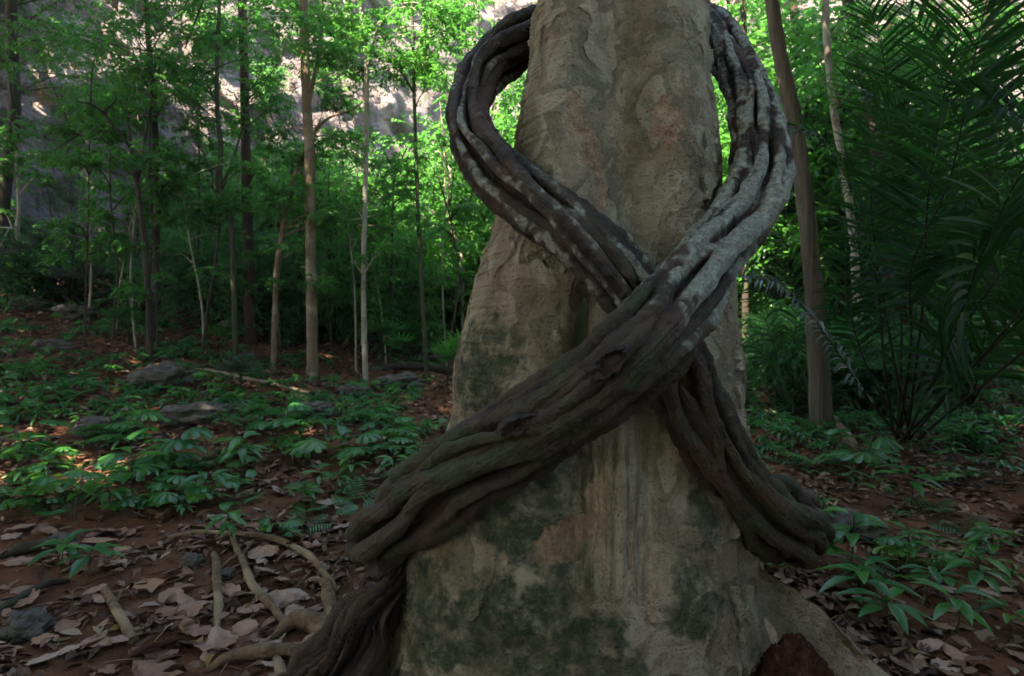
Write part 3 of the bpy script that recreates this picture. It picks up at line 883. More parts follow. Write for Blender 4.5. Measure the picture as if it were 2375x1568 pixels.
# ------------------------------------------------------------------ trees on the right
dr = ground_hit(1905, 1000)[1]
tree('tall_tree', 'leaning pale tan trunk with fluted foot behind the right vine', [(1786, -20), (1806, 110), (1824, 200), (1842, 280), (1858, 400), (1872, 520), (1884, 640), (1894, 800), (1905, 1000)], dr, [27, 29, 31, 34, 40, 54], M_PALEB,
     (), [([(1828, 225), (1850, 205), (1878, 190)], 8, .3)], top=(-.35, .1, 3), lobes=6, seg=18)
tree('tall_tree', 'thin grey-brown trunk bending right behind the palm fronds', [(1912, -20), (1917, 100), (1930, 230), (1945, 330), (1962, 430), (1978, 560), (1990, 760)], 7.6, [15, 16, 17, 18], M_GREY, rnd_clumps(9, 1880, 2100, -40, 200, 60, 24), top=(-.1, 0, 2.5))
tree('tall_tree', 'dark leaning trunk right of the grey-brown one', [(1962, -20), (1985, 80), (2010, 210), (2030, 330), (2046, 470), (2056, 640)], 8.4, [24, 26, 28, 30], M_DARK, rnd_clumps(12, 1900, 2180, -60, 180, 66, 24), top=(-.4, 0, 2.5))
tree('tall_tree', 'dim straight trunk in the leafy gap right of the great tree', [(1722, -20), (1726, 120), (1728, 260), (1728, 420), (1728, 560)], 9.5, [14, 15, 16], M_DARK, rnd_clumps(14, 1650, 1900, -40, 260, 66, 26), top=(0, 0, 2))
tree('tall_tree', 'mid-brown trunk half hidden behind the leaning pale trunk', [(1838, -20), (1850, 120), (1866, 280), (1880, 430)], 10.0, [16, 18, 20], M_REDB, rnd_clumps(12, 1740, 1960, 40, 330, 66, 26), top=(0, 0, 2))
tree('tall_tree', 'dark trunk glimpsed through the palm leaflets', [(2058, 60), (2078, 220), (2092, 360), (2100, 520)], 9.6, [22, 25, 28], M_REDB, rnd_clumps(12, 2020, 2330, -30, 260, 70, 24))
tree('tall_tree', 'black trunk at the far right behind the tall fronds', [(2290, -20), (2296, 250), (2300, 520), (2306, 800)], 8.6, [26, 28, 32], M_DARK, rnd_clumps(14, 2150, 2440, -40, 420, 78, 24))


# ------------------------------------------------------------------ bushes and saplings, a few kinds copied about
def make_bush(h, ntw, L, W, mat, stem_mat, tall=False):
    lv, st = MB(), MB()
    for i in range(5 if not tall else 3):
        a = RNG.uniform(0, 2 * np.pi)
        lean = RNG.uniform(.08, .3) * (0.4 if tall else 1)
        tip = np.array([math.cos(a) * lean, math.sin(a) * lean, RNG.uniform(.75, 1.0)])
        mid = tip * .5 + np.array([math.cos(a), math.sin(a), 0]) * -.05
        st.add(*tube(np.array([[0, 0, -.06], mid, tip]) * h, np.array([.012, .009, .004]) * h, 12, 5, .1), .5)
        for k in range(5):
            t = RNG.uniform(.35 if not tall else .5, 1.02)
            c = (mid * 2 * t if t < .5 else mid + (tip - mid) * (t - .5) * 2) + RNG.normal(0, .10, 3)
            sprays(lv, c * h, np.array([.21, .21, .15]) * h, ntw, 9, L, W)
    return st.mesh('stems'), lv.mesh('leaves')


BUSH = [make_bush(1, 13, .062, .026, 0, 0) for _ in range(3)] + [make_bush(1, 16, .05, .02, 0, 0, True) for _ in range(2)]
NB = len(BUSH)
BUSH += [make_bush(1, 30, .030, .012, 0, 0) for _ in range(2)] + [make_bush(1, 34, .026, .011, 0, 0, True) for _ in range(2)]
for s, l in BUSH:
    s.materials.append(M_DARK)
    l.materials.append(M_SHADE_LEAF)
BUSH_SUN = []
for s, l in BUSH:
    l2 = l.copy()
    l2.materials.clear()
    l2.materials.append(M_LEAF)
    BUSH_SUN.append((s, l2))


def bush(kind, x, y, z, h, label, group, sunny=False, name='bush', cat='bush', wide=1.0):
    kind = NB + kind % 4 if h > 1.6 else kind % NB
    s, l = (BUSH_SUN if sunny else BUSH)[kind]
    t = thing(name, label, cat, (x, y, z), group)
    t.scale = (h * wide, h * wide, h)
    t.rotation_euler.z = RNG.uniform(0, 6.28)
    obj('stems', s, None, t)
    obj('leaves', l, None, t)
    return t


def band(nn, x0, x1, d0, d1, h0, h1, label, group, sunny, name='bush', cat='bush', wide=1.1, gap=.35):
    got = []
    for _ in range(nn * 12):
        d = RNG.uniform(d0, d1)
        x = (RNG.uniform(x0, x1) - CXV) / FV * d
        if d > cliff_y(x) + .6 or any(math.hypot(x - a, d - b) < gap for a, b in got):
            continue
        got.append((x, d))
        bush(RNG.integers(5), x, d, float(hground(x, d)) - .03, RNG.uniform(h0, h1), label, group, sunny, name, cat, wide)
        if len(got) >= nn:
            break


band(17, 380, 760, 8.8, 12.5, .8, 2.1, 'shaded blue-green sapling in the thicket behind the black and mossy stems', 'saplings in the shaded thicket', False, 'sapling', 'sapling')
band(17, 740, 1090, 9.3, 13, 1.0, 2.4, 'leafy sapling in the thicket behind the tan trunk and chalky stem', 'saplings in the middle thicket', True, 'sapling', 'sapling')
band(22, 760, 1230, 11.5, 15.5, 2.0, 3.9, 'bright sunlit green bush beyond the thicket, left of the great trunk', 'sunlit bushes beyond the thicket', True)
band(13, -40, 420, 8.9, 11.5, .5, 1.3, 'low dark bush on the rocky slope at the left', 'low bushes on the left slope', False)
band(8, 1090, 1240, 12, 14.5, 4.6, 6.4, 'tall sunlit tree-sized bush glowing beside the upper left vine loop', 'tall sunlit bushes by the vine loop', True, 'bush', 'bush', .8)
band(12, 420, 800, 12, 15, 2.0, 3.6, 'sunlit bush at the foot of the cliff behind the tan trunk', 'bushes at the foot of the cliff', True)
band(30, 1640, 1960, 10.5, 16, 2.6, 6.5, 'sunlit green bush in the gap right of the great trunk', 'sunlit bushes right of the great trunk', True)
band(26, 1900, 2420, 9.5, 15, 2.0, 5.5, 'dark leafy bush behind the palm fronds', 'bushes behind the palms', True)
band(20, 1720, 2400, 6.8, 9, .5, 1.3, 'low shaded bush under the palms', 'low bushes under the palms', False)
# bushes rooted on the ledges of the cliff
for lab, grp, nn, xr, zr in (('leafy bush rooted on the pale upper cliff', 'bushes on the cliff face', 30, (-9, 3), (3.5, 13)), ('bush clinging to the shadowed rock at the left', 'bushes on the shadowed left rock', 22, (-12, -5), (.6, 9)),
                             ('bush on the rock glimpsed right of the great trunk', 'bushes on the right-hand rock', 30, (3, 18), (1.5, 12))):
    for _ in range(nn):
        ix = int(np.clip((RNG.uniform(*xr) + 40) / 80 * 519, 0, 519))
        iz = int(np.clip((RNG.uniform(*zr) + 1.5) / 20.5 * 169, 0, 169))
        p = CLIFF[iz, ix]
        b = bush(RNG.integers(5), p[0], p[1] + .05, p[2] - .1, RNG.uniform(.6, 1.6), lab, grp, True, 'cliff_bush', 'bush', 1.2)
        b.rotation_euler.x = .5
# ------------------------------------------------------------------ palms
def frond(parent, off, pts, n_l, length, width, start, normal, spread=1.15, droop=.35, stalk=.014, mat=None, flip=0.0):
    """one feather leaf: stalk with narrow leaflets in two rows"""
    pr = np.array([P(x, y, d) if len(p) == 3 else p for p in pts for x, y, d in [p]])
    D, L = resample(pr, 120)
    T, _, _ = frames(D)
    normal = np.asarray(normal, float)
    f = np.linspace(start, .995, n_l)
    mb = MB()
    for sg in (-1, 1):
        g = np.clip(f + RNG.normal(0, .25 / n_l, n_l), 0, 1)
        i = (g * 119).astype(int)
        p, t = D[i], T[i]
        sd = unit(np.cross(t, normal)) * sg
        q = (g - start) / (1 - start)
        env = np.clip(.55 + 1.6 * q, 0, 1) * (1 - .65 * np.clip((q - .55) / .45, 0, 1) ** 1.5)
        ang = spread - .45 * q + RNG.normal(0, .07, n_l)
        fw = t * np.cos(ang)[:, None] + sd * np.sin(ang)[:, None] + normal * (.10 + RNG.normal(0, .07, n_l))[:, None] + np.array([0, 0, .12])
        V, F, k = leaves(p, fw, np.tile(normal, (n_l, 1)) + RNG.normal(0, .22, (n_l, 3)), length * env * RNG.uniform(.85, 1.1, n_l), width * RNG.uniform(.8, 1.15, n_l), .22, 0, BLADE)
        V = V.reshape(n_l, -1, 3)
        dist = np.linalg.norm(V - p[:, None], axis=2)
        V[..., 2] -= droop * dist ** 2 / max(length, .05)
        mb.add(V.reshape(-1, 3), F, np.repeat(np.clip(RNG.normal(.45, .2, n_l), 0, .92), k))
    fr = obj('frond', mb.mesh('frond', off), mat or M_FERN, parent)
    sb = MB()
    sb.add(*tube(D[::6], np.linspace(stalk, stalk * .25, len(D[::6])), 50, 6), .5)
    obj('stalk', sb.mesh('stalk', off), M_STALK, fr)
    return fr


def palm(label, base, fronds, group='feather palms on the right'):
    b = ground_hit(*base)
    t = thing('feather_palm', label, 'palm', b, group)
    for pts, n_l, length, width, start, normal, kw in fronds:
        q = [tuple(CPX(b + np.array([RNG.normal(0, .05), RNG.normal(0, .05), -.05])))] + list(pts)
        frond(t, b, q, n_l, length, width, start, normal, **kw)
    return t


def CPX(p):
    return (CXV + FV * p[0] / p[1], CYV - FV * (p[2] - CAMZ) / p[1], p[1])


N0 = unit(np.array([0, -.8, .6]))
palm('tall feather palm whose long fronds fan across the upper right', (2095, 1015), [
    ([(2112, 800, 5.0), (2113, 620, 4.7), (2200, 420, 4.4), (2258, 140, 4.1), (2310, -100, 3.8)], 44, .86, .046, .40, N0, dict(spread=1.45, droop=.14)),
    ([(2052, 860, 5.1), (2030, 640, 5.0), (1986, 480, 4.9), (1935, 360, 4.8), (1868, 300, 4.7), (1800, 300, 4.6)], 44, .46, .028, .42, unit(np.array([.3, -.6, .7])), dict(droop=.5)),
    ([(2205, 790, 4.4), (2272, 600, 3.9), (2374, 385, 3.5), (2500, 150, 3.2)], 36, .80, .046, .38, N0, dict(spread=1.4, droop=.14)),
    ([(2000, 905, 5.2), (1930, 800, 5.2), (1862, 712, 5.2), (1800, 655, 5.1), (1735, 650, 5.0)], 40, .34, .024, .35, unit(np.array([.2, -.5, .8])), dict(droop=.55, mat=M_FAN)),
    ([(2230, 880, 4.8), (2380, 730, 4.4), (2560, 560, 4.0)], 40, .62, .034, .30, N0, dict(droop=.35)),
    ([(2010, 850, 5.3), (1965, 690, 5.4), (1975, 560, 5.4), (2030, 470, 5.4), (2090, 440, 5.4)], 40, .5, .028, .42, N0, dict(droop=.5)),
    ([(2160, 820, 5.3), (2215, 640, 5.4), (2300, 500, 5.5), (2420, 420, 5.5)], 42, .6, .03, .35, N0, dict(droop=.4)),
    ([(2300, 800, 4.3), (2470, 560, 3.8), (2420, 330, 3.5), (2270, 230, 3.4), (2120, 250, 3.4)], 40, .5, .040, .45, N0, dict(spread=1.35, droop=.3)),
    ([(2330, 850, 4.4), (2500, 700, 4.0), (2430, 560, 3.8), (2290, 520, 3.8), (2180, 570, 3.8)], 38, .42, .036, .45, N0, dict(spread=1.3, droop=.4)),
    ([(2140, 700, 5.0), (2150, 480, 4.9), (2180, 260, 4.8), (2230, 60, 4.7), (2290, -90, 4.6)], 42, .8, .044, .42, N0, dict(spread=1.45, droop=.16)),
    ([(2070, 820, 5.2), (2040, 640, 5.2), (2020, 480, 5.2), (2040, 330, 5.2), (2090, 220, 5.2)], 46, .6, .03, .42, N0, dict(spread=1.4, droop=.2)),
    ([(2180, 860, 4.9), (2260, 720, 4.7), (2340, 620, 4.5), (2450, 560, 4.3)], 34, .62, .040, .35, N0, dict(droop=.25, spread=1.4)),
    ([(2090, 760, 5.5), (2075, 520, 5.6), (2065, 300, 5.6), (2040, 90, 5.6), (1990, -40, 5.6)], 52, .72, .032, .40, N0, dict(droop=.18, spread=1.4)),
])
palm('dark feather palm behind, its fronds crossing low over the right edge', (2260, 935), [
    ([(2230, 760, 6.3), (2190, 560, 6.2), (2140, 380, 6.1), (2060, 250, 6.0), (1970, 190, 5.9)], 50, .78, .034, .35, N0, dict(droop=.4)),
    ([(2290, 720, 6.2), (2300, 480, 6.0), (2330, 250, 5.8), (2400, 40, 5.6)], 50, .8, .034, .35, N0, dict(droop=.15, spread=1.4)),
    ([(2180, 820, 6.4), (2080, 720, 6.4), (1980, 690, 6.3), (1890, 720, 6.2)], 40, .55, .03, .3, N0, dict(droop=.5)),
    ([(2330, 800, 6.2), (2400, 660, 6.0), (2500, 560, 5.8)], 36, .6, .03, .3, N0, dict(droop=.5)),
    ([(2250, 700, 6.5), (2240, 480, 6.5), (2200, 250, 6.5), (2130, 60, 6.5), (2050, -60, 6.4)], 54, .8, .034, .38, N0, dict(droop=.18, spread=1.4)),
])
palm('small feather palm with thin arching stems beside the great trunk', (1830, 940), [
    ([(1800, 830, 6.3), (1760, 700, 6.3), (1725, 620, 6.2), (1690, 590, 6.1)], 34, .36, .024, .35, N0, dict(droop=.5, stalk=.008)),
    ([(1838, 820, 6.3), (1845, 700, 6.3), (1830, 590, 6.2), (1790, 520, 6.1)], 34, .4, .024, .35, N0, dict(droop=.5, stalk=.008)),
    ([(1870, 860, 6.3), (1920, 760, 6.3), (1985, 720, 6.2), (2050, 730, 6.1)], 34, .38, .024, .3, N0, dict(droop=.5, stalk=.008)),
    ([(1800, 870, 6.3), (1745, 800, 6.3), (1700, 790, 6.2)], 26, .34, .024, .3, N0, dict(droop=.5, stalk=.008)),
])
# a palm rooted just outside the frame, its drooping leaf ends showing in the upper right corner
bx = np.array([3.1, 2.5, 0.0])
t = thing('feather_palm', 'black drooping palm leaf ends in the upper right corner, closest palm', 'palm', bx, 'feather palms on the right')
for pts, nn in (([(2700, 1100, 2.6), (2640, 500, 2.6), (2520, 120, 2.6), (2400, -60, 2.6), (2230, -130, 2.6)], 50),):
    frond(t, bx, pts, nn, .46, .032, .35, unit(np.array([-.5, -.4, .75])), droop=.9)


# ------------------------------------------------------------------ fan palms on the left slope
def fan_palm(label, base, fans, blade=.42, nb=17, mat=None):
    b = ground_hit(*base)
    t = thing('fan_palm', label, 'palm', b, 'fan palms on the left')
    for fx, fy, dd, rot, tilt in fans:
        c = P(fx, fy, b[1] + dd)
        sb = MB()
        mid = (b + c) / 2 + np.array([(b[0] - c[0]) * .25, 0, .06])
        sb.add(*tube([b + np.array([0, 0, -.05]), mid, c], [.010, .008, .005], 16, 5), .5)
        a = np.linspace(-1.9, 1.9, nb) + rot
        u, v_ = np.array([1., 0, 0]), unit(np.array([0, -math.sin(tilt), math.cos(tilt)]))
        fw = u * np.sin(a)[:, None] + v_ * np.cos(a)[:, None]
        nrm = np.cross(u, v_)
        nrm = nrm if nrm[1] < 0 else -nrm
        V, F, k = leaves(np.tile(c, (nb, 1)), fw, np.tile(nrm, (nb, 1)), blade * RNG.uniform(.8, 1.1, nb), blade * .12, .25, .28, BLADE)
        V = V.reshape(nb, -1, 3)
        dist = np.linalg.norm(V - c, axis=2)
        V[..., 2] -= .5 * dist ** 2
        mb = MB()
        mb.add(V.reshape(-1, 3), F, np.repeat(RNG.random(nb), k))
        fo = obj('fan', mb.mesh('fan', b), mat or M_FAN, t)
        obj('stalk', sb.mesh('stalk', b), M_STALK, fo)
    return t


fan_palm('pale fan palm spreading over the far left slope', (160, 722), [(100, 560, -.2, .2, 1.0), (175, 548, .1, -.3, .9), (215, 580, .1, -.8, 1.0), (60, 585, .1, .9, .9), (150, 640, -.3, 0, 1.2), (235, 640, 0, -1.2, 1.0)])
fan_palm('fan palm leaves jutting in at the left frame edge', (-90, 735), [(-5, 590, -.2, -.6, 1.1), (-30, 640, -.2, -.3, 1.0), (-60, 560, 0, 0, .9)])
fan_palm('lone grey-blue fan palm fronds above the far left slope', (120, 690), [(110, 432, .2, .1, 1.1), (170, 470, .3, -.4, 1.1)], .34)
fan_palm('little fan palm drooping in front of the mossy stem', (560, 905), [(570, 850, -.1, -.5, 1.2), (545, 858, 0, .5, 1.1)], .30)
fan_palm('small dark fan palm in the thicket beside the chalky stem', (885, 855), [(870, 770, 0, .3, 1.1), (905, 765, .1, -.4, 1.1), (930, 795, 0, -.9, 1.1)], .36, mat=M_SHADE_LEAF)
fan_palm('feathery palm seedling peeping out left of the great trunk', (1062, 905), [(1058, 830, 0, -.2, 1.0), (1040, 820, .1, .5, 1.0), (1070, 800, .1, -.6, .9)], .34, mat=M_SEED)
fan_palm('small fan palm between the two dark stems on the left', (300, 800), [(270, 735, 0, .6, 1.1), (300, 728, 0, 0, 1.0), (335, 745, 0, -.6, 1.1)], .30, mat=M_SHADE_LEAF)
fan_palm('tiny bright fan palm on the slope right of the leaning sapling', (505, 810), [(500, 770, 0, .3, 1.0), (520, 775, 0, -.5, 1.0)], .26, mat=M_SEED)


# ------------------------------------------------------------------ roots, sticks, rocks and logs on the ground
def Z2(ix, iy):
    return ((450 + ix * .2775) * .9892, (1150 + iy * .2775) * .9892)


def Z1(ix, iy):
    return ((ix * .3094) * .9892, (1100 + iy * .3094) * .9892)


def lying(name, label, cat, pts, wpx, mat, group=None, lift=.5, parts=(), sink=True, freq=10, rough=.26, extra=0.0):
    """a root or stick that follows the terrain"""
    g = [ground_hit(*p) for p in pts]
    rad = np.interp(np.linspace(0, 1, len(pts)), np.linspace(0, 1, len(wpx)), wpx) / 2 * (1.28 if 'root' in name else 1) / FV * np.array([q[1] for q in g])
    q = np.array([a + np.array([0, 0, r * lift + extra + .014]) for a, r in zip(g, rad)])
    if sink:
        q[-1, 2] -= rad[-1] * 1.5
        q[0, 2] -= rad[0] * 1.5
    root = g[len(g) // 2]
    t = tag(obj(name, None), label, cat, group)
    mb = MB()
    mb.add(*tube(q, rad, 80, 14, rough, freq), .5)
    bpy.data.objects.remove(t)
    o = tag(obj(name, mb.mesh(name, root), mat, None, root), label, cat, group)
    for pp, ww, up in parts:
        gg = [ground_hit(*p) for p in pp]
        rr = np.linspace(ww[0], ww[-1], len(pp)) / 2 / FV * np.array([a[1] for a in gg])
        qq = np.array([a + np.array([0, 0, r * lift + up * i / (len(pp) - 1)]) for i, (a, r) in enumerate(zip(gg, rr))])
        b = MB()
        b.add(*tube(qq, rr, 30, 10, rough, freq), .5)
        obj('side_shoot', b.mesh('side_shoot', root), mat, o)
    return o


LIFT = .02
GR = 'tan roots on the leaf litter'
lying('root', 'long tan root arching over the litter towards the great tree', 'root', [Z2(*p) for p in ((-260, 470), (-120, 420), (0, 395), (130, 392), (300, 402), (450, 415), (600, 428), (750, 470), (880, 532), (980, 592), (1035, 645), (1100, 730), (1170, 812), (1215, 880))], [6, 9, 10, 11, 13, 12, 10], M_ROOT, GR, .9)
lying('root', 'slim branching root running down from the small seedling', 'root', [Z2(*p) for p in ((335, 350), (333, 400), (348, 460), (382, 550), (420, 622), (450, 700), (488, 800), (532, 880), (600, 960), (700, 1060), (790, 1150))], [8, 10, 11, 14, 16, 14], M_ROOT, GR, .8, [([Z2(412, 585), Z2(460, 540), Z2(512, 488)], (8, 6), .04)])
lying('root', 'short upright-lying forked root left of the slim branching one', 'root', [Z2(*p) for p in ((185, 545), (205, 650), (206, 750), (218, 900), (226, 1040), (214, 1170))], [10, 14, 15, 15, 12], M_ROOT, GR, .8, [([Z2(222, 690), Z2(300, 640), Z2(372, 604)], (9, 7), .03)])
lying('root', 'stout vertical root below the end of the long arching root', 'root', [Z2(*p) for p in ((1120, 790), (1132, 850), (1150, 950), (1172, 1050), (1205, 1150), (1245, 1250))], [16, 22, 24, 24, 26], M_ROOT, GR, .7)
lying('root', 'thickest humped root, coming to a point beside the rotten root', 'root', [Z2(*p) for p in ((670, 1265), (780, 1215), (900, 1160), (1010, 1195), (1120, 1250), (1230, 1310))], [10, 26, 40, 42, 40], M_ROOT, GR, .55)
lying('root', 'straight round root at the bottom edge with a stub', 'root', [Z2(*p) for p in ((130, 1540), (300, 1475), (500, 1442), (700, 1430), (850, 1422), (1050, 1445), (1180, 1480))], [14, 22, 24, 25, 24], M_ROOT, GR, .8, [([Z2(720, 1440), Z2(735, 1510), Z2(760, 1600)], (22, 26), -.01)])
lying('root', 'thin hooked rootlet beyond the long arching root', 'root', [Z2(*p) for p in ((628, 215), (640, 275), (625, 330), (585, 385))], [5, 7, 7], M_ROOT, GR, .8)
lying('root', 'tan root end showing behind the rotten root', 'root', [Z2(*p) for p in ((1540, 1600), (1590, 1500), (1650, 1430), (1720, 1380))], [26, 32, 32], M_ROOT, GR, .5)
lying('stick', 'knobbly tan stick with one twig lying alone on bare soil', 'stick', [Z1(*p) for p in ((778, 895), (815, 990), (868, 1100), (925, 1190), (1015, 1310))], [14, 17, 20, 22, 26], M_ROOT, 'sticks on the leaf litter', .7, [([Z1(866, 1035), Z1(900, 990), Z1(925, 940)], (8, 5), .02)])
lying('stick', 'thin bent twig left of the knobbly stick', 'stick', [Z1(*p) for p in ((605, 910), (555, 950), (552, 990), (600, 1045))], [3, 4, 4], M_ROOT, 'sticks on the leaf litter', .8)
lying('stick', 'long pale pole lying across the slope below the boulder', 'stick', [(445, 858), (500, 872), (560, 886), (640, 902), (745, 922)], [7, 9, 9, 7], M_TAN, 'sticks on the leaf litter', 1.6)
lying('log', 'mossy fallen log left of the great trunk', 'log', [(860, 858), (930, 858), (1000, 862), (1075, 866)], [14, 18, 18], M_DARK, 'fallen logs', .9)
lying('log', 'black log at the left frame edge among dead leaves', 'log', [(-40, 1300), (60, 1284), (110, 1276), (160, 1268)], [26, 22, 12], M_DARK, 'fallen logs', .7)
lying('log', 'dark branch lying by the grey rock at the lower left', 'log', [(-20, 1430), (60, 1392), (110, 1368), (160, 1350)], [16, 18, 10], M_DARK, 'fallen logs', .8)
lying('stick', 'reddish twig hooking up in the thicket by the twin thin stem', 'stick', [(765, 770), (790, 752), (800, 728), (815, 705)], [5, 6, 4], M_REDB, 'sticks on the leaf litter', 3.)
lying('stick', 'pale thin stick leaning in the dark litter at the lower right', 'stick', [(2060, 1215), (2090, 1180), (2140, 1150), (2200, 1140)], [3, 4, 3], M_TAN, 'sticks on the leaf litter', 2.)
lying('root', 'tan root foot of the leaning pale trunk running right', 'root', [(1912, 955), (1932, 990), (1955, 1012), (1990, 1040)], [22, 20, 12], M_TAN, GR, .6)


def rock(label, px, py, rx, ry, seed, mat=None, name='boulder', cat='rock', group='rocks on the forest floor', blocky=.0):
    b = ground_hit(px, py + ry * .7)
    d = b[1]
    u, v = np.linspace(0, np.pi, 40), np.linspace(0, 2 * np.pi, 64, endpoint=False)
    U, Vv = np.meshgrid(u, v, indexing='ij')
    N_ = np.stack([np.sin(U) * np.cos(Vv), np.sin(U) * np.sin(Vv), np.cos(U)], -1)
    if blocky:
        N_ = N_ / (np.sum(np.abs(N_) ** 5, -1, keepdims=True) ** (1 / 5)) * .8
    r = 1 + .32 * fbm(N_ * 1.4 + seed, 3) - .30 * np.abs(noise(N_ * 2.6 + seed * 2)) + .05 * fbm(N_ * 9 + seed, 3)
    V = N_ * r[..., None] * np.array([rx, (rx + ry) * .55, ry]) / FV * d * .95
    V[..., 2] += ry / FV * d * .45
    V = V.reshape(-1, 3)
    return tag(obj(name, mesh_np(name, V, grid_faces(40, 64), {'var': np.zeros(len(V))}), mat or M_STONE, None, b), label, cat, group)


rock('largest grey boulder on the slope under the black stem', 375, 868, 66, 36, 1)
rock('flat dark boulder below the largest grey one', 460, 955, 80, 34, 2)
rock('low dark rock among seedlings at the left', 240, 985, 62, 28, 3)
rock('brown rock in front of the tan trunk', 728, 950, 52, 26, 4)
rock('mossy rock beside the fallen log', 930, 880, 52, 22, 5)
rock('rounded grey rock beneath the fan palm at far left', 70, 700, 40, 22, 6)
rock('pale slab of rock upslope of the black stem', 180, 720, 46, 22, 7)
rock('grey rock in the lower left corner beside the dark branch', 62, 1445, 56, 40, 8)
rock('small black block of stone amid the pale leaves', 445, 1300, 27, 22, 9, blocky=1)
rock('small brown stone in the litter at the far left', 138, 1252, 36, 20, 10)
rock('reddish square stone behind the rotten root', 872, 1362, 24, 20, 11, blocky=1)
rock('shadowed flat rock right of the vine bend', 1960, 1215, 90, 36, 12)
rock('grey pebble beyond the long arching root', 678, 1213, 15, 13, 13, name='pebble')
rock('small upright stone wedge between the two slim roots', 528, 1330, 18, 18, 14, blocky=1)
for k, (a, b_, rx) in enumerate(((560, 760, 60), (640, 700, 70), (310, 690, 60), (420, 640, 80), (120, 800, 40), (560, 830, 36), (820, 905, 40), (1000, 820, 50))):
    rock(('grey rock half lost in the thicket upslope', 'dim rock at the back of the slope')[k % 2], a, b_, rx, rx * .5, 20 + k, group=('rocks in the thicket upslope', 'dim rocks at the back of the slope')[k % 2])

# the rotten fibrous root leaning on the trunk's left foot
pts = np.array([[*P(962, 1300, 2.30), .050], [*P(925, 1375, 2.16), .085], [*P(860, 1450, 2.10), .110], [*P(800, 1535, 2.07), .135], [*P(735, 1640, 2.05), .15], [*P(690, 1720, 2.05), .16]])
D, L = resample(pts, 360)
T, N, B = frames(D[:, :3])
a = np.linspace(0, 2 * np.pi, 150, endpoint=False)
s = np.linspace(0, L, 360)
S, PH = np.meshgrid(s, a, indexing='ij')
PH0 = PH
PH = PH + 2.2 * S + .9 * noise(np.stack([S * 4, np.cos(PH), np.sin(PH)], -1))
fib = noise(np.stack([S * 2.2, np.cos(PH) * 3.4, np.sin(PH) * 3.4], -1)) + .6 * noise(np.stack([S * 5, np.cos(PH) * 9, np.sin(PH) * 9], -1)) + .6 * noise(np.stack([S * 7, np.cos(PH) * 20, np.sin(PH) * 20], -1))
PH = PH0
dirv = N[:, None] * np.cos(PH)[..., None] + B[:, None] * np.sin(PH)[..., None]
V = D[:, None, :3] + dirv * (D[:, None, 3] * (1 + .42 * fib) * (1 - .25 * np.abs(np.sin(PH * 1.5 + S * 5))) * (1 + .22 * noise(np.stack([S * 5, S * 0, np.cos(PH)], -1))))[..., None]
m, nt, out = new_mat('rotten_fibre')
n = NT(nt)
c = n.ramp(n.attr('fib'), [(.25, (.018, .011, .009)), (.5, (.055, .032, .024)), (.75, (.12, .078, .058))])
n.bsdf(out, c, .85, .25, n.bump(n.math('ADD', n.noise(60, 5, .65), n.math('MULTIPLY', n.attr('fib'), 2.0)), .014))
tag(obj('rotten_root', mesh_np('rotten_root', V.reshape(-1, 3), grid_faces(360, 150), {'fib': (.5 + .35 * fib).ravel()}), m), 'dark fibrous rotten root leaning against the left foot of the great trunk', 'root')

# crumbly soil mound in the notch of the right buttress
u, v = np.linspace(0, 1, 90), np.linspace(0, 2 * np.pi, 200, endpoint=False)
U, Vv = np.meshgrid(u, v, indexing='ij')
c0 = np.array([.985, 1.99, float(hground(.985, 1.99)) - .05])
V = np.stack([U * np.cos(Vv) * .17, U * np.sin(Vv) * .13, .30 * (1 - U ** 2.2)], -1)
dd = .03 * fbm(V * 6 + c0, 2) + .022 * noise(V * 20 + c0) + .018 * np.abs(noise(V * 42)) + .008 * noise(V * 100)
V = V + unit(V + np.array([0, 0, .05])) * dd[..., None] + c0
m, nt, out = new_mat('termite_soil')
n = NT(nt)
n.bsdf(out, n.ramp(n.noise(26, 5, .75), [(.3, (.018, .008, .006)), (.5, (.06, .025, .017)), (.7, (.15, .065, .042))]), .95, .1, n.bump(n.noise(140, 4, .7), .008))
tag(obj('soil_mound', mesh_np('soil_mound', V.reshape(-1, 3), grid_faces(90, 200)), m), 'crumbly dark red soil mound in the notch of the right buttress root', 'soil mound')
# ------------------------------------------------------------------ single leaves
def one_leaf(name, label, cat, c, fwd, up, L, W, mat, droop=.2, st=OVAL, group=None):
    V, F, k = leaves([c], [fwd], [up], L, W, .18, droop, st)
    V = V - c
    V += .004 * np.stack([noise(V * 30), noise(V * 30 + 5), noise(V * 30 + 9)], -1)
    return tag(obj(name, mesh_np(name, V, F, {'var': np.full(len(V), .3)}), mat, None, c), label, cat, group)


m = bark_mat('dull_green_leaf', (.020, .026, .010), (.045, .05, .02), (20, 20, 20), dist=.002)
one_leaf('leaf', 'dark green leaf tucked upright between the trunk and the front vine', 'leaf', P(1342, 815, 1.72), (.10, 0, 1), (0, -1, .1), .165, .045, m, 0, [(0, .3), (.15, .9), (.4, 1), (.7, .7), (.9, .3), (1, .03)])
one_leaf('dead_leaf', 'pale dead leaf stuck upright in the notch of the right buttress', 'dead leaf', P(1800, 1500, 2.0), (-.42, 0, 1), (.3, -1, .1), .115, .036, M_PALE, 0)

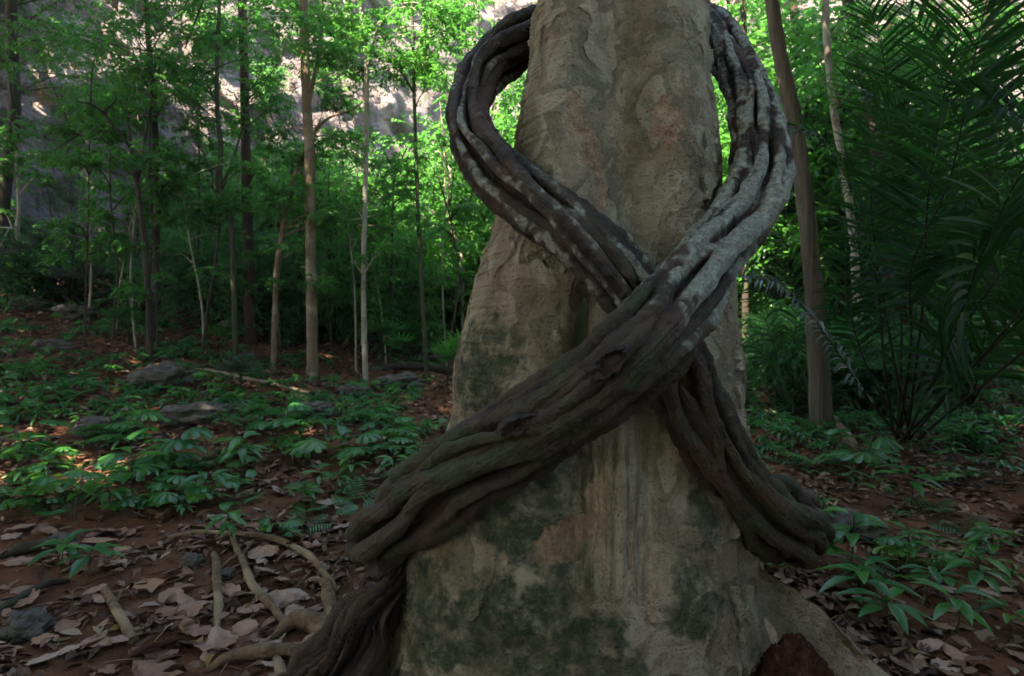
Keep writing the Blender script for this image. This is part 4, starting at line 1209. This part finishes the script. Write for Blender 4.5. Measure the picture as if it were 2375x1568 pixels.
# ------------------------------------------------------------------ seedlings
def seedling_mesh(kind):
    lv, st = MB(), MB()
    if kind in (0, 1, 2):                               # radiating oval leaves
        h = [.22, .16, .30][kind]
        tip = np.array([RNG.normal(0, .02), RNG.normal(0, .02), h])
        st.add(*tube([[0, 0, -.03], tip * .5 + RNG.normal(0, .01, 3), tip], [.004, .0035, .002], 8, 5), .5)
        nl = [9, 8, 11][kind]
        a = np.arange(nl) * 2.4 + RNG.uniform(0, 6)
        lift = RNG.uniform(-.15, .55, nl)
        fw = np.stack([np.cos(a), np.sin(a), lift], -1)
        pos = tip * RNG.uniform(.65, 1, (nl, 1)) + fw * .02
        V, F, k = leaves(pos, fw, np.tile([0, 0, 1.], (nl, 1)), RNG.uniform(.12, .19, nl), RNG.uniform(.045, .065, nl), .20, .35, OVAL)
        lv.add(V, F, np.repeat(RNG.uniform(.2, .8, nl), k))
        if kind == 2:
            for i in range(nl):
                st.add(*tube([tip * .7, pos[i]], [.002, .0015], 3, 4), .5)
    elif kind == 6:                                     # a thin stem with few leaves
        tip = np.array([RNG.normal(0, .05), RNG.normal(0, .05), .24])
        st.add(*tube([[0, 0, -.03], tip * .5 + RNG.normal(0, .02, 3), tip], [.003, .0025, .0015], 8, 5), .5)
        for i in range(5):
            a = i * 2.6 + RNG.uniform(0, .8)
            V, F, k = leaves([tip * (1 - .13 * i)], [[math.cos(a), math.sin(a), RNG.uniform(.1, .9)]], [[0, 0, 1.]], RNG.uniform(.09, .16), RNG.uniform(.03, .05), .25, RNG.uniform(.1, .4), OVAL)
            lv.add(V, F, np.repeat(RNG.random(1), k))
    elif kind in (3, 4):                                # notched wedge leaflets on stalks
        ns = 5 if kind == 3 else 7
        for i in range(ns):
            a = i * 2.4 + RNG.uniform(0, 1)
            d = np.array([math.cos(a) * .45, math.sin(a) * .45, RNG.uniform(.6, 1)])
            tip = d * RNG.uniform(.16, .3)
            st.add(*tube([[0, 0, -.03], tip * .5 + np.array([0, 0, .03]), tip], [.003, .0025, .002], 8, 5), .5)
            nb = 6
            b = np.linspace(-1.25, 1.25, nb)
            o = np.array([math.cos(a), math.sin(a), -.12])
            s_ = np.array([-math.sin(a), math.cos(a), 0])
            fw = o * np.cos(b)[:, None] + s_ * np.sin(b)[:, None]
            V, F, k = leaves(np.tile(tip, (nb, 1)), fw, np.tile([0, 0, 1.], (nb, 1)), RNG.uniform(.10, .15, nb), .048, .15, .3, WEDGE)
            lv.add(V, F, np.repeat(np.clip(RNG.uniform(.3, .95) + RNG.normal(0, .05, nb), 0, 1), k))
    else:                                               # ferny pairs of narrow leaflets
        for i in range(6):
            a = i * 1.15 + RNG.uniform(0, .6)
            o = np.array([math.cos(a), math.sin(a), 0])
            t = np.linspace(.2, 1, 9)
            ln = RNG.uniform(.2, .32)
            sp = o * (t * ln)[:, None] + np.array([0, 0, 1.]) * (.30 * ln * 2.2 * t - .32 * ln * t ** 2)[:, None]
            st.add(*tube(np.vstack([[0, 0, -.02], sp]), .002, 10, 4), .5)
            s_ = np.array([-math.sin(a), math.cos(a), 0])
            for sg in (-1, 1):
                fw = o * .5 + s_ * sg * .9 + np.zeros((9, 3))
                V, F, k = leaves(sp, fw, np.tile([0, 0, 1.], (9, 1)), .085 * np.sin(t * 2.6 + .3) + .02, .018, .15, .3, BLADE)
                lv.add(V, F, np.repeat(RNG.uniform(.2, .7, 9), k))
    ml, ms = lv.mesh('leaves'), st.mesh('stem')
    ml.materials.append(M_SEED)
    ms.materials.append(M_STEM)
    return ml, ms


SEED = [seedling_mesh(k) for k in (0, 1, 2, 3, 4, 5, 0, 2, 3, 5, 6, 6)]
KIND = ['glossy seedling with radiating oval leaves', 'low seedling with a rosette of oval leaves', 'taller seedling with many stalked oval leaves', 'seedling with notched fan-shaped leaves', 'bushy seedling with notched fan leaves',
        'ferny seedling with paired narrow leaflets', 'glossy seedling with radiating oval leaves', 'taller seedling with many stalked oval leaves', 'seedling with notched fan-shaped leaves', 'ferny seedling with paired narrow leaflets', 'sparse little seedling with a few upright leaves', 'sparse little seedling with a few upright leaves']


def zone(px, py):
    if px > 1700:
        if py < 1130: return 'in the dark under the palms'
        return 'at the lower right below the flat rock' if px > 2050 else 'beside the right vine bend'
    if py < 960:
        return 'high on the slope by the boulders' if px < 520 else 'at the feet of the tan trunk'
    if py < 1110:
        return 'on the left of the leafy patch' if px < 420 else ('amid the leafy patch' if px < 700 else 'by the left edge of the great trunk')
    if py < 1230:
        return 'at the left edge above the pale leaves' if px < 300 else ('just above the tan roots' if px < 640 else 'left of the vine bend')
    return 'on the bare litter near the bottom'


def seedling(px, py, kind, sc):
    b = ground_hit(px, py)
    t = thing('seedling', KIND[kind] + ' ' + zone(px, py), 'seedling', b, KIND[kind] + ' ' + zone(px, py))
    t.scale = (sc, sc, sc)
    t.rotation_euler = (RNG.normal(0, .1), RNG.normal(0, .1), RNG.uniform(0, 6.28))
    ml, ms = SEED[kind]
    obj('stem', ms, None, t)
    obj('leaves', ml, None, t)


for px, py, k, sc in ((545, 1262, 2, .75), (652, 1255, 3, .55), (705, 1180, 0, .8), (140, 1320, 1, .9), (175, 1215, 0, 1.25), (330, 1120, 4, 1.1), (80, 1195, 2, .75), (905, 1045, 3, 1.1), (870, 990, 8, 1.0), (640, 1020, 4, 1.3), (560, 1105, 2, 1.1),
                      (725, 1065, 3, 1.2), (470, 1180, 0, 1.1), (300, 1175, 7, 1.2), (400, 1090, 4, 1.3), (330, 1010, 8, 1.2), (700, 1230, 5, .6), (790, 1145, 0, .7), (830, 1075, 4, 1.0), (910, 950, 5, 1.1), (60, 1060, 3, 1.2), (210, 1335, 1, .9),
                      (1968, 1335, 2, 1.1), (2105, 1330, 7, .75), (2215, 1470, 0, .9), (1850, 1335, 3, .9), (2020, 1180, 2, .75), (2110, 1180, 0, 1.3), (2300, 1330, 7, .75), (2330, 1130, 2, .8), (2200, 1090, 7, .75), (2280, 1430, 2, .9), (2150, 1400, 0, .75),
                      (2000, 1420, 1, 1.2), (2350, 1500, 0, .75), (1900, 1080, 5, 1.2), (1810, 1030, 0, .75), (1990, 1090, 4, 1.2), (2060, 1480, 1, 1.0)):
    seedling(px, py, k, sc)
got = []
tries = 0
while len(got) < 135 and tries < 6000:
    tries += 1
    px, py = RNG.uniform(-20, 1010), 880 + 345 * RNG.random() ** .8
    edge_ = 1200 - .00028 * (px - 420) ** 2 * (1 if px > 420 else .2)
    if py > edge_ + RNG.normal(0, 12) or noise(np.array([px * .006, py * .012, 3.])) < -.08:
        continue
    if any(abs(px - a) < 20 and abs(py - b) < 9 for a, b in got):
        continue
    got.append((px, py))
    k = int(RNG.choice(12, p=[.08, .08, .08, .11, .11, .09, .07, .06, .10, .08, .07, .07]))
    seedling(px, py, k, RNG.uniform(.42, .88))
for _ in range(58):
    seedling(RNG.uniform(1740, 2400), 960 + 420 * RNG.random() ** 1.3, int(RNG.choice([0, 2, 3, 5, 6, 7])), RNG.uniform(.4, .72))

# uncountable ground cover further up the slope
mb = MB()
nn = 1250
dd = RNG.uniform(5.2, 12.5, nn)
xx = RNG.uniform(-1.0, .95, nn) * dd
ok = (dd < cliff_y(xx)) & (noise(np.stack([xx * .7, dd * .7, 0 * xx], -1)) > np.where(xx > 1.2, -.6, -.12))
for x, d in zip(xx[ok], dd[ok]):
    c = np.array([x, d, float(hground(x, d)) + .10])
    sprays(mb, c, np.array([.2, .2, .10]) * RNG.uniform(.6, 1.3), 4, 6, .10, .036, .5)
tag(obj('undergrowth', mb.mesh('undergrowth'), M_SHADE_LEAF), 'low green undergrowth covering the slope behind the seedlings', 'undergrowth', kind='stuff')

# ------------------------------------------------------------------ leaf litter
mb = MB()
nn = 44000
dd = 1.25 + 9.5 * RNG.random(nn) ** 1.45
xx = RNG.uniform(-1.02, 1.02, nn) * (dd + .5)
keep = (noise(np.stack([xx * 1.6, dd * 1.6, 0 * xx + 9], -1)) > np.where(dd < 4.2, .10, -.30)) | (RNG.random(nn) < .22)
xx, dd = xx[keep], dd[keep]
nn = len(xx)
a = RNG.uniform(0, 6.28, nn)
pos = np.stack([xx, dd, hground(xx, dd) + RNG.uniform(.002, .022, nn)], -1)
fw = np.stack([np.cos(a), np.sin(a), RNG.normal(0, .22, nn)], -1)
up = np.array([0, 0, 1.]) + RNG.normal(0, .33, (nn, 3))
L = RNG.uniform(.028, .09, nn) * (1 + .05 * dd)
V, F, k = leaves(pos, fw, up, L, L * RNG.uniform(.3, .6, nn), RNG.choice([-.2, .15, .3]), RNG.uniform(-.2, .4, (nn, 1)), None)
mb.add(V, F, np.repeat(RNG.random(nn) ** 1.25, k))
nn = 900
dd = 1.4 + 6 * RNG.random(nn) ** 1.5
xx = RNG.uniform(-1, 1, nn) * (dd + .4)
a = RNG.uniform(0, 6.28, nn)
V, F, k = leaves(np.stack([xx, dd, hground(xx, dd) + .018], -1), np.stack([np.cos(a), np.sin(a), RNG.normal(0, .06, nn)], -1), np.tile([0, 0, 1.], (nn, 1)) + RNG.normal(0, .2, (nn, 3)), RNG.uniform(.06, .26, nn), RNG.uniform(.004, .009, nn), .5, .05)
mb.add(V, F, np.repeat(RNG.uniform(0, .6, nn), k))
tag(obj('leaf_litter', mb.mesh('leaf_litter'), M_DEAD), 'brown leaf litter strewn over the red soil', 'leaf litter', kind='stuff')


def big_dead(seed):
    """a large curled dead leaf with a ragged edge"""
    nu, nv = 22, 12
    u, v = np.linspace(0, 1, nu), np.linspace(-1, 1, nv)
    U, Vv = np.meshgrid(u, v, indexing='ij')
    w = .30 * np.sin(np.pi * np.clip(U, .02, .99) ** .8) ** .7 * (1 + .35 * noise(np.stack([U * 5 + seed, np.sign(Vv) * 3, U * 0], -1)) * np.abs(Vv))
    X, Y = U - .5, w * Vv
    Z = .10 * Vv ** 2 * math.sin(seed) + .07 * fbm(np.stack([X * 3 + seed, Y * 4, X * 0], -1), 2) + .10 * (U - .5) ** 2 * math.cos(seed * 2) + .03
    m_ = mesh_np('dead_leaf', np.stack([X, Y, Z], -1).reshape(-1, 3), grid_faces(nu, nv, False))
    m_.materials.append(M_PALE)
    return m_


BIG = [big_dead(s * 1.7 + .4) for s in range(7)]


def dzone(px, py):
    if px > 1700: return 'pale dead leaf on the dark litter at the lower right'
    if py < 1240: return 'pale dead leaf below the seedlings, left' if px < 420 else 'pale dead leaf between the seedlings and the roots'
    if px < 330: return 'large pale dead leaf around the lone knobbly stick'
    return 'large pale dead leaf lying among the tan roots' if px < 560 else 'large pale dead leaf on the bare soil by the vine bend'


def dead(px, py, L, k=None):
    b = ground_hit(px, py)
    o = obj('dead_leaf', BIG[int(RNG.integers(7)) if k is None else k], None, None, b + np.array([0, 0, .016]))
    L *= .68
    o.scale = (L, L * RNG.uniform(.75, 1.25), L)
    o.rotation_euler = (RNG.normal(0, .22), RNG.normal(0, .22), RNG.uniform(0, 6.28))
    tag(o, dzone(px, py), 'dead leaf', dzone(px, py))


for ix, iy, L in ((800, 500, .26), (760, 580, .28), (930, 620, .2), (880, 750, .22), (1120, 920, .26), (1460, 1060, .28), (1420, 1160, .24), (1160, 1400, .34), (1170, 1530, .3), (140, 720, .24), (250, 220, .3), (1040, 470, .12), (1340, 250, .2), (1480, 610, .2), (700, 960, .18), (1300, 1000, .24), (330, 1480, .2), (150, 480, .24)):
    dead(*Z1(ix, iy), L)
for ix, iy, L in ((520, 340, .2), (590, 600, .2), (640, 720, .24), (330, 880, .22), (740, 970, .26), (880, 1090, .22), (780, 800, .2), (1010, 430, .2), (1270, 340, .22), (1130, 130, .2), (1250, 170, .2), (1310, 950, .12), (760, 230, .14), (450, 1180, .2), (80, 1010, .3), (60, 1200, .22), (250, 1290, .28), (830, 1340, .2), (960, 1330, .2), (1080, 1010, .16), (500, 1000, .18), (160, 450, .2)):
    dead(*Z2(ix, iy), L)
for _ in range(70):
    dead(RNG.uniform(0, 880), RNG.uniform(1130, 1560), RNG.uniform(.10, .25))
for _ in range(30):
    dead(RNG.uniform(1840, 2380), RNG.uniform(1120, 1560), RNG.uniform(.10, .2))

# ------------------------------------------------------------------ unseen foliage added overhead and around the viewpoint to shape the light
def leaf_mass(pts, L, W, mb):
    n_ = len(pts)
    fw = RNG.normal(0, 1, (n_, 3)) * np.array([1, 1, .5])
    up = np.array([0, 0, 1.]) + RNG.normal(0, .7, (n_, 3))
    V, F, k = leaves(pts, fw, up, L * RNG.uniform(.7, 1.3, n_), W, .2, .3)
    mb.add(V, F, np.repeat(RNG.random(n_), k))


mb = MB()
nn = 106000
pts = np.stack([RNG.uniform(-16, 9.5, nn), RNG.uniform(-15, 11.3, nn), RNG.uniform(8.6, 11.6, nn)], -1)
den = noise(pts * np.array([.45, .45, .25]))
keep = ((den > np.where((pts[:, 1] < 2.5) | (pts[:, 0] < -5.5), -.62, .08)) | (np.hypot(pts[:, 0] + 3.2, pts[:, 1] + 4.2) < 4.6)) & (pts[:, 1] < np.interp(pts[:, 0], [-14, -7.0, -5.2, 1.5, 3, 9], [11.3, 11.3, 5.4, 4.6, 7.5, 7.8]) + .8 * noise(pts * .6))
for wx, wy, wr in CAN_WINDOWS:
    keep &= np.hypot(pts[:, 0] - wx, pts[:, 1] - wy) > wr * (1 + .35 * noise(pts * .8 + 4))
pts = pts[keep]
rr_ = 4.4 * np.sqrt(RNG.random(22000))  # extra leaves added to keep sun flecks off the trunk
ra_ = RNG.uniform(0, 6.283, 22000)
pts = np.vstack([pts, np.stack([-3.2 + rr_ * np.cos(ra_), -4.2 + rr_ * np.sin(ra_), RNG.uniform(9, 11, 22000)], -1)])
leaf_mass(pts, .36, .17, mb)
light_blocks = []  # leaf masses added out of view to block light
for n_, (x0, x1), (y0, y1), (z0, z1) in ((24000, (-13, 9), (-15, -11), (0, 9)), (4000, (9, 16), (-12, -7), (0, 3)), (5000, (5, 8), (-6, 1), (0, 3)), (9000, (12.5, 16), (-9, 7), (0, 9)), (12000, (-17, -14), (-10, 2), (0, 7)), (9000, (4.3, 8.5), (1.2, 3.6), (0, 6.8)), (9000, (3.9, 8.5), (.5, 4.8), (5, 6.5)), (14000, (2.7, 9), (2.7, 5.6), (5.7, 7.2))):
    light_blocks.append(np.stack([RNG.uniform(x0, x1, n_), RNG.uniform(y0, y1, n_), RNG.uniform(z0, z1, n_)], -1))
leaf_mass(np.vstack(light_blocks), .36, .17, mb)
tag(obj('unseen_shade_foliage', mb.mesh('unseen_shade_foliage'), M_SHADE_LEAF), 'unseen forest canopy and added leaf blockers shading the great tree', 'canopy', kind='stuff')
# ------------------------------------------------------------------ the moist forest air
if HAZE > 0:
    hv = np.array([[x, y, z] for z in (-1.6, 8.3) for y in (-9.0, 34.0) for x in (-32.0, 32.0)])
    hf = np.array([[0, 2, 3, 1], [4, 5, 7, 6], [0, 1, 5, 4], [2, 6, 7, 3], [0, 4, 6, 2], [1, 3, 7, 5]])
    m, nt, out = new_mat('haze')
    n = NT(nt)
    v = n.node('ShaderNodeVolumePrincipled')
    v.inputs['Color'].default_value = (.86, .91, 1, 1)
    v.inputs['Density'].default_value = HAZE
    v.inputs['Anisotropy'].default_value = .2
    n.link(v.outputs[0], out.inputs['Volume'])
    tag(obj('haze', mesh_np('haze', hv, hf, smooth=False), m), 'thin moist haze hanging in the forest', 'haze', kind='stuff')
# ------------------------------------------------------------------ camera, light
cam = bpy.data.cameras.new('camera')
co = bpy.data.objects.new('camera', cam)
COL.objects.link(co)
co.location = (0, 0, CAMZ)
co.rotation_euler = (math.pi / 2, 0, 0)
cam.lens = 20
cam.sensor_width = 36
cam.clip_start = .05
cam.clip_end = 300
cam.dof.use_dof = True
cam.dof.focus_distance = 1.85
cam.dof.aperture_fstop = 4.0
scene.camera = co

EL, AZ = math.radians(52), math.radians(215)      # azimuth from +Y, clockwise
sun = bpy.data.lights.new('sun', 'SUN')
sun.energy = 5.0
sun.angle = math.radians(.5)
sun.color = (1, .94, .84)
so = bpy.data.objects.new('sun', sun)
COL.objects.link(so)
from mathutils import Vector
SD = Vector((math.sin(AZ) * math.cos(EL), math.cos(AZ) * math.cos(EL), math.sin(EL)))
so.rotation_euler = SD.to_track_quat('Z', 'Y').to_euler()
so.location = SD * 40
w = bpy.data.worlds.new('World')
scene.world = w
w.use_nodes = True
wn = w.node_tree
bg = wn.nodes['Background']
sky = wn.nodes.new('ShaderNodeTexSky')
sky.sky_type = 'NISHITA'
sky.sun_disc = False
sky.sun_elevation = EL
sky.sun_rotation = AZ
wn.links.new(sky.outputs[0], bg.inputs['Color'])
bg.inputs['Strength'].default_value = .15
scene.view_settings.view_transform = 'Standard'
scene.view_settings.look = 'None'
scene.view_settings.gamma = 1
scene.view_settings.use_white_balance = True
scene.view_settings.white_balance_temperature = 7850
scene.view_settings.exposure = EXPOSURE
scene.render.engine = 'CYCLES'
cy = scene.cycles
cy.max_bounces = 7
cy.diffuse_bounces = 4
cy.glossy_bounces = 2
cy.transmission_bounces = 4
cy.use_denoising = True
cy.caustics_reflective = False
cy.caustics_refractive = False
cy.sample_clamp_indirect = 6
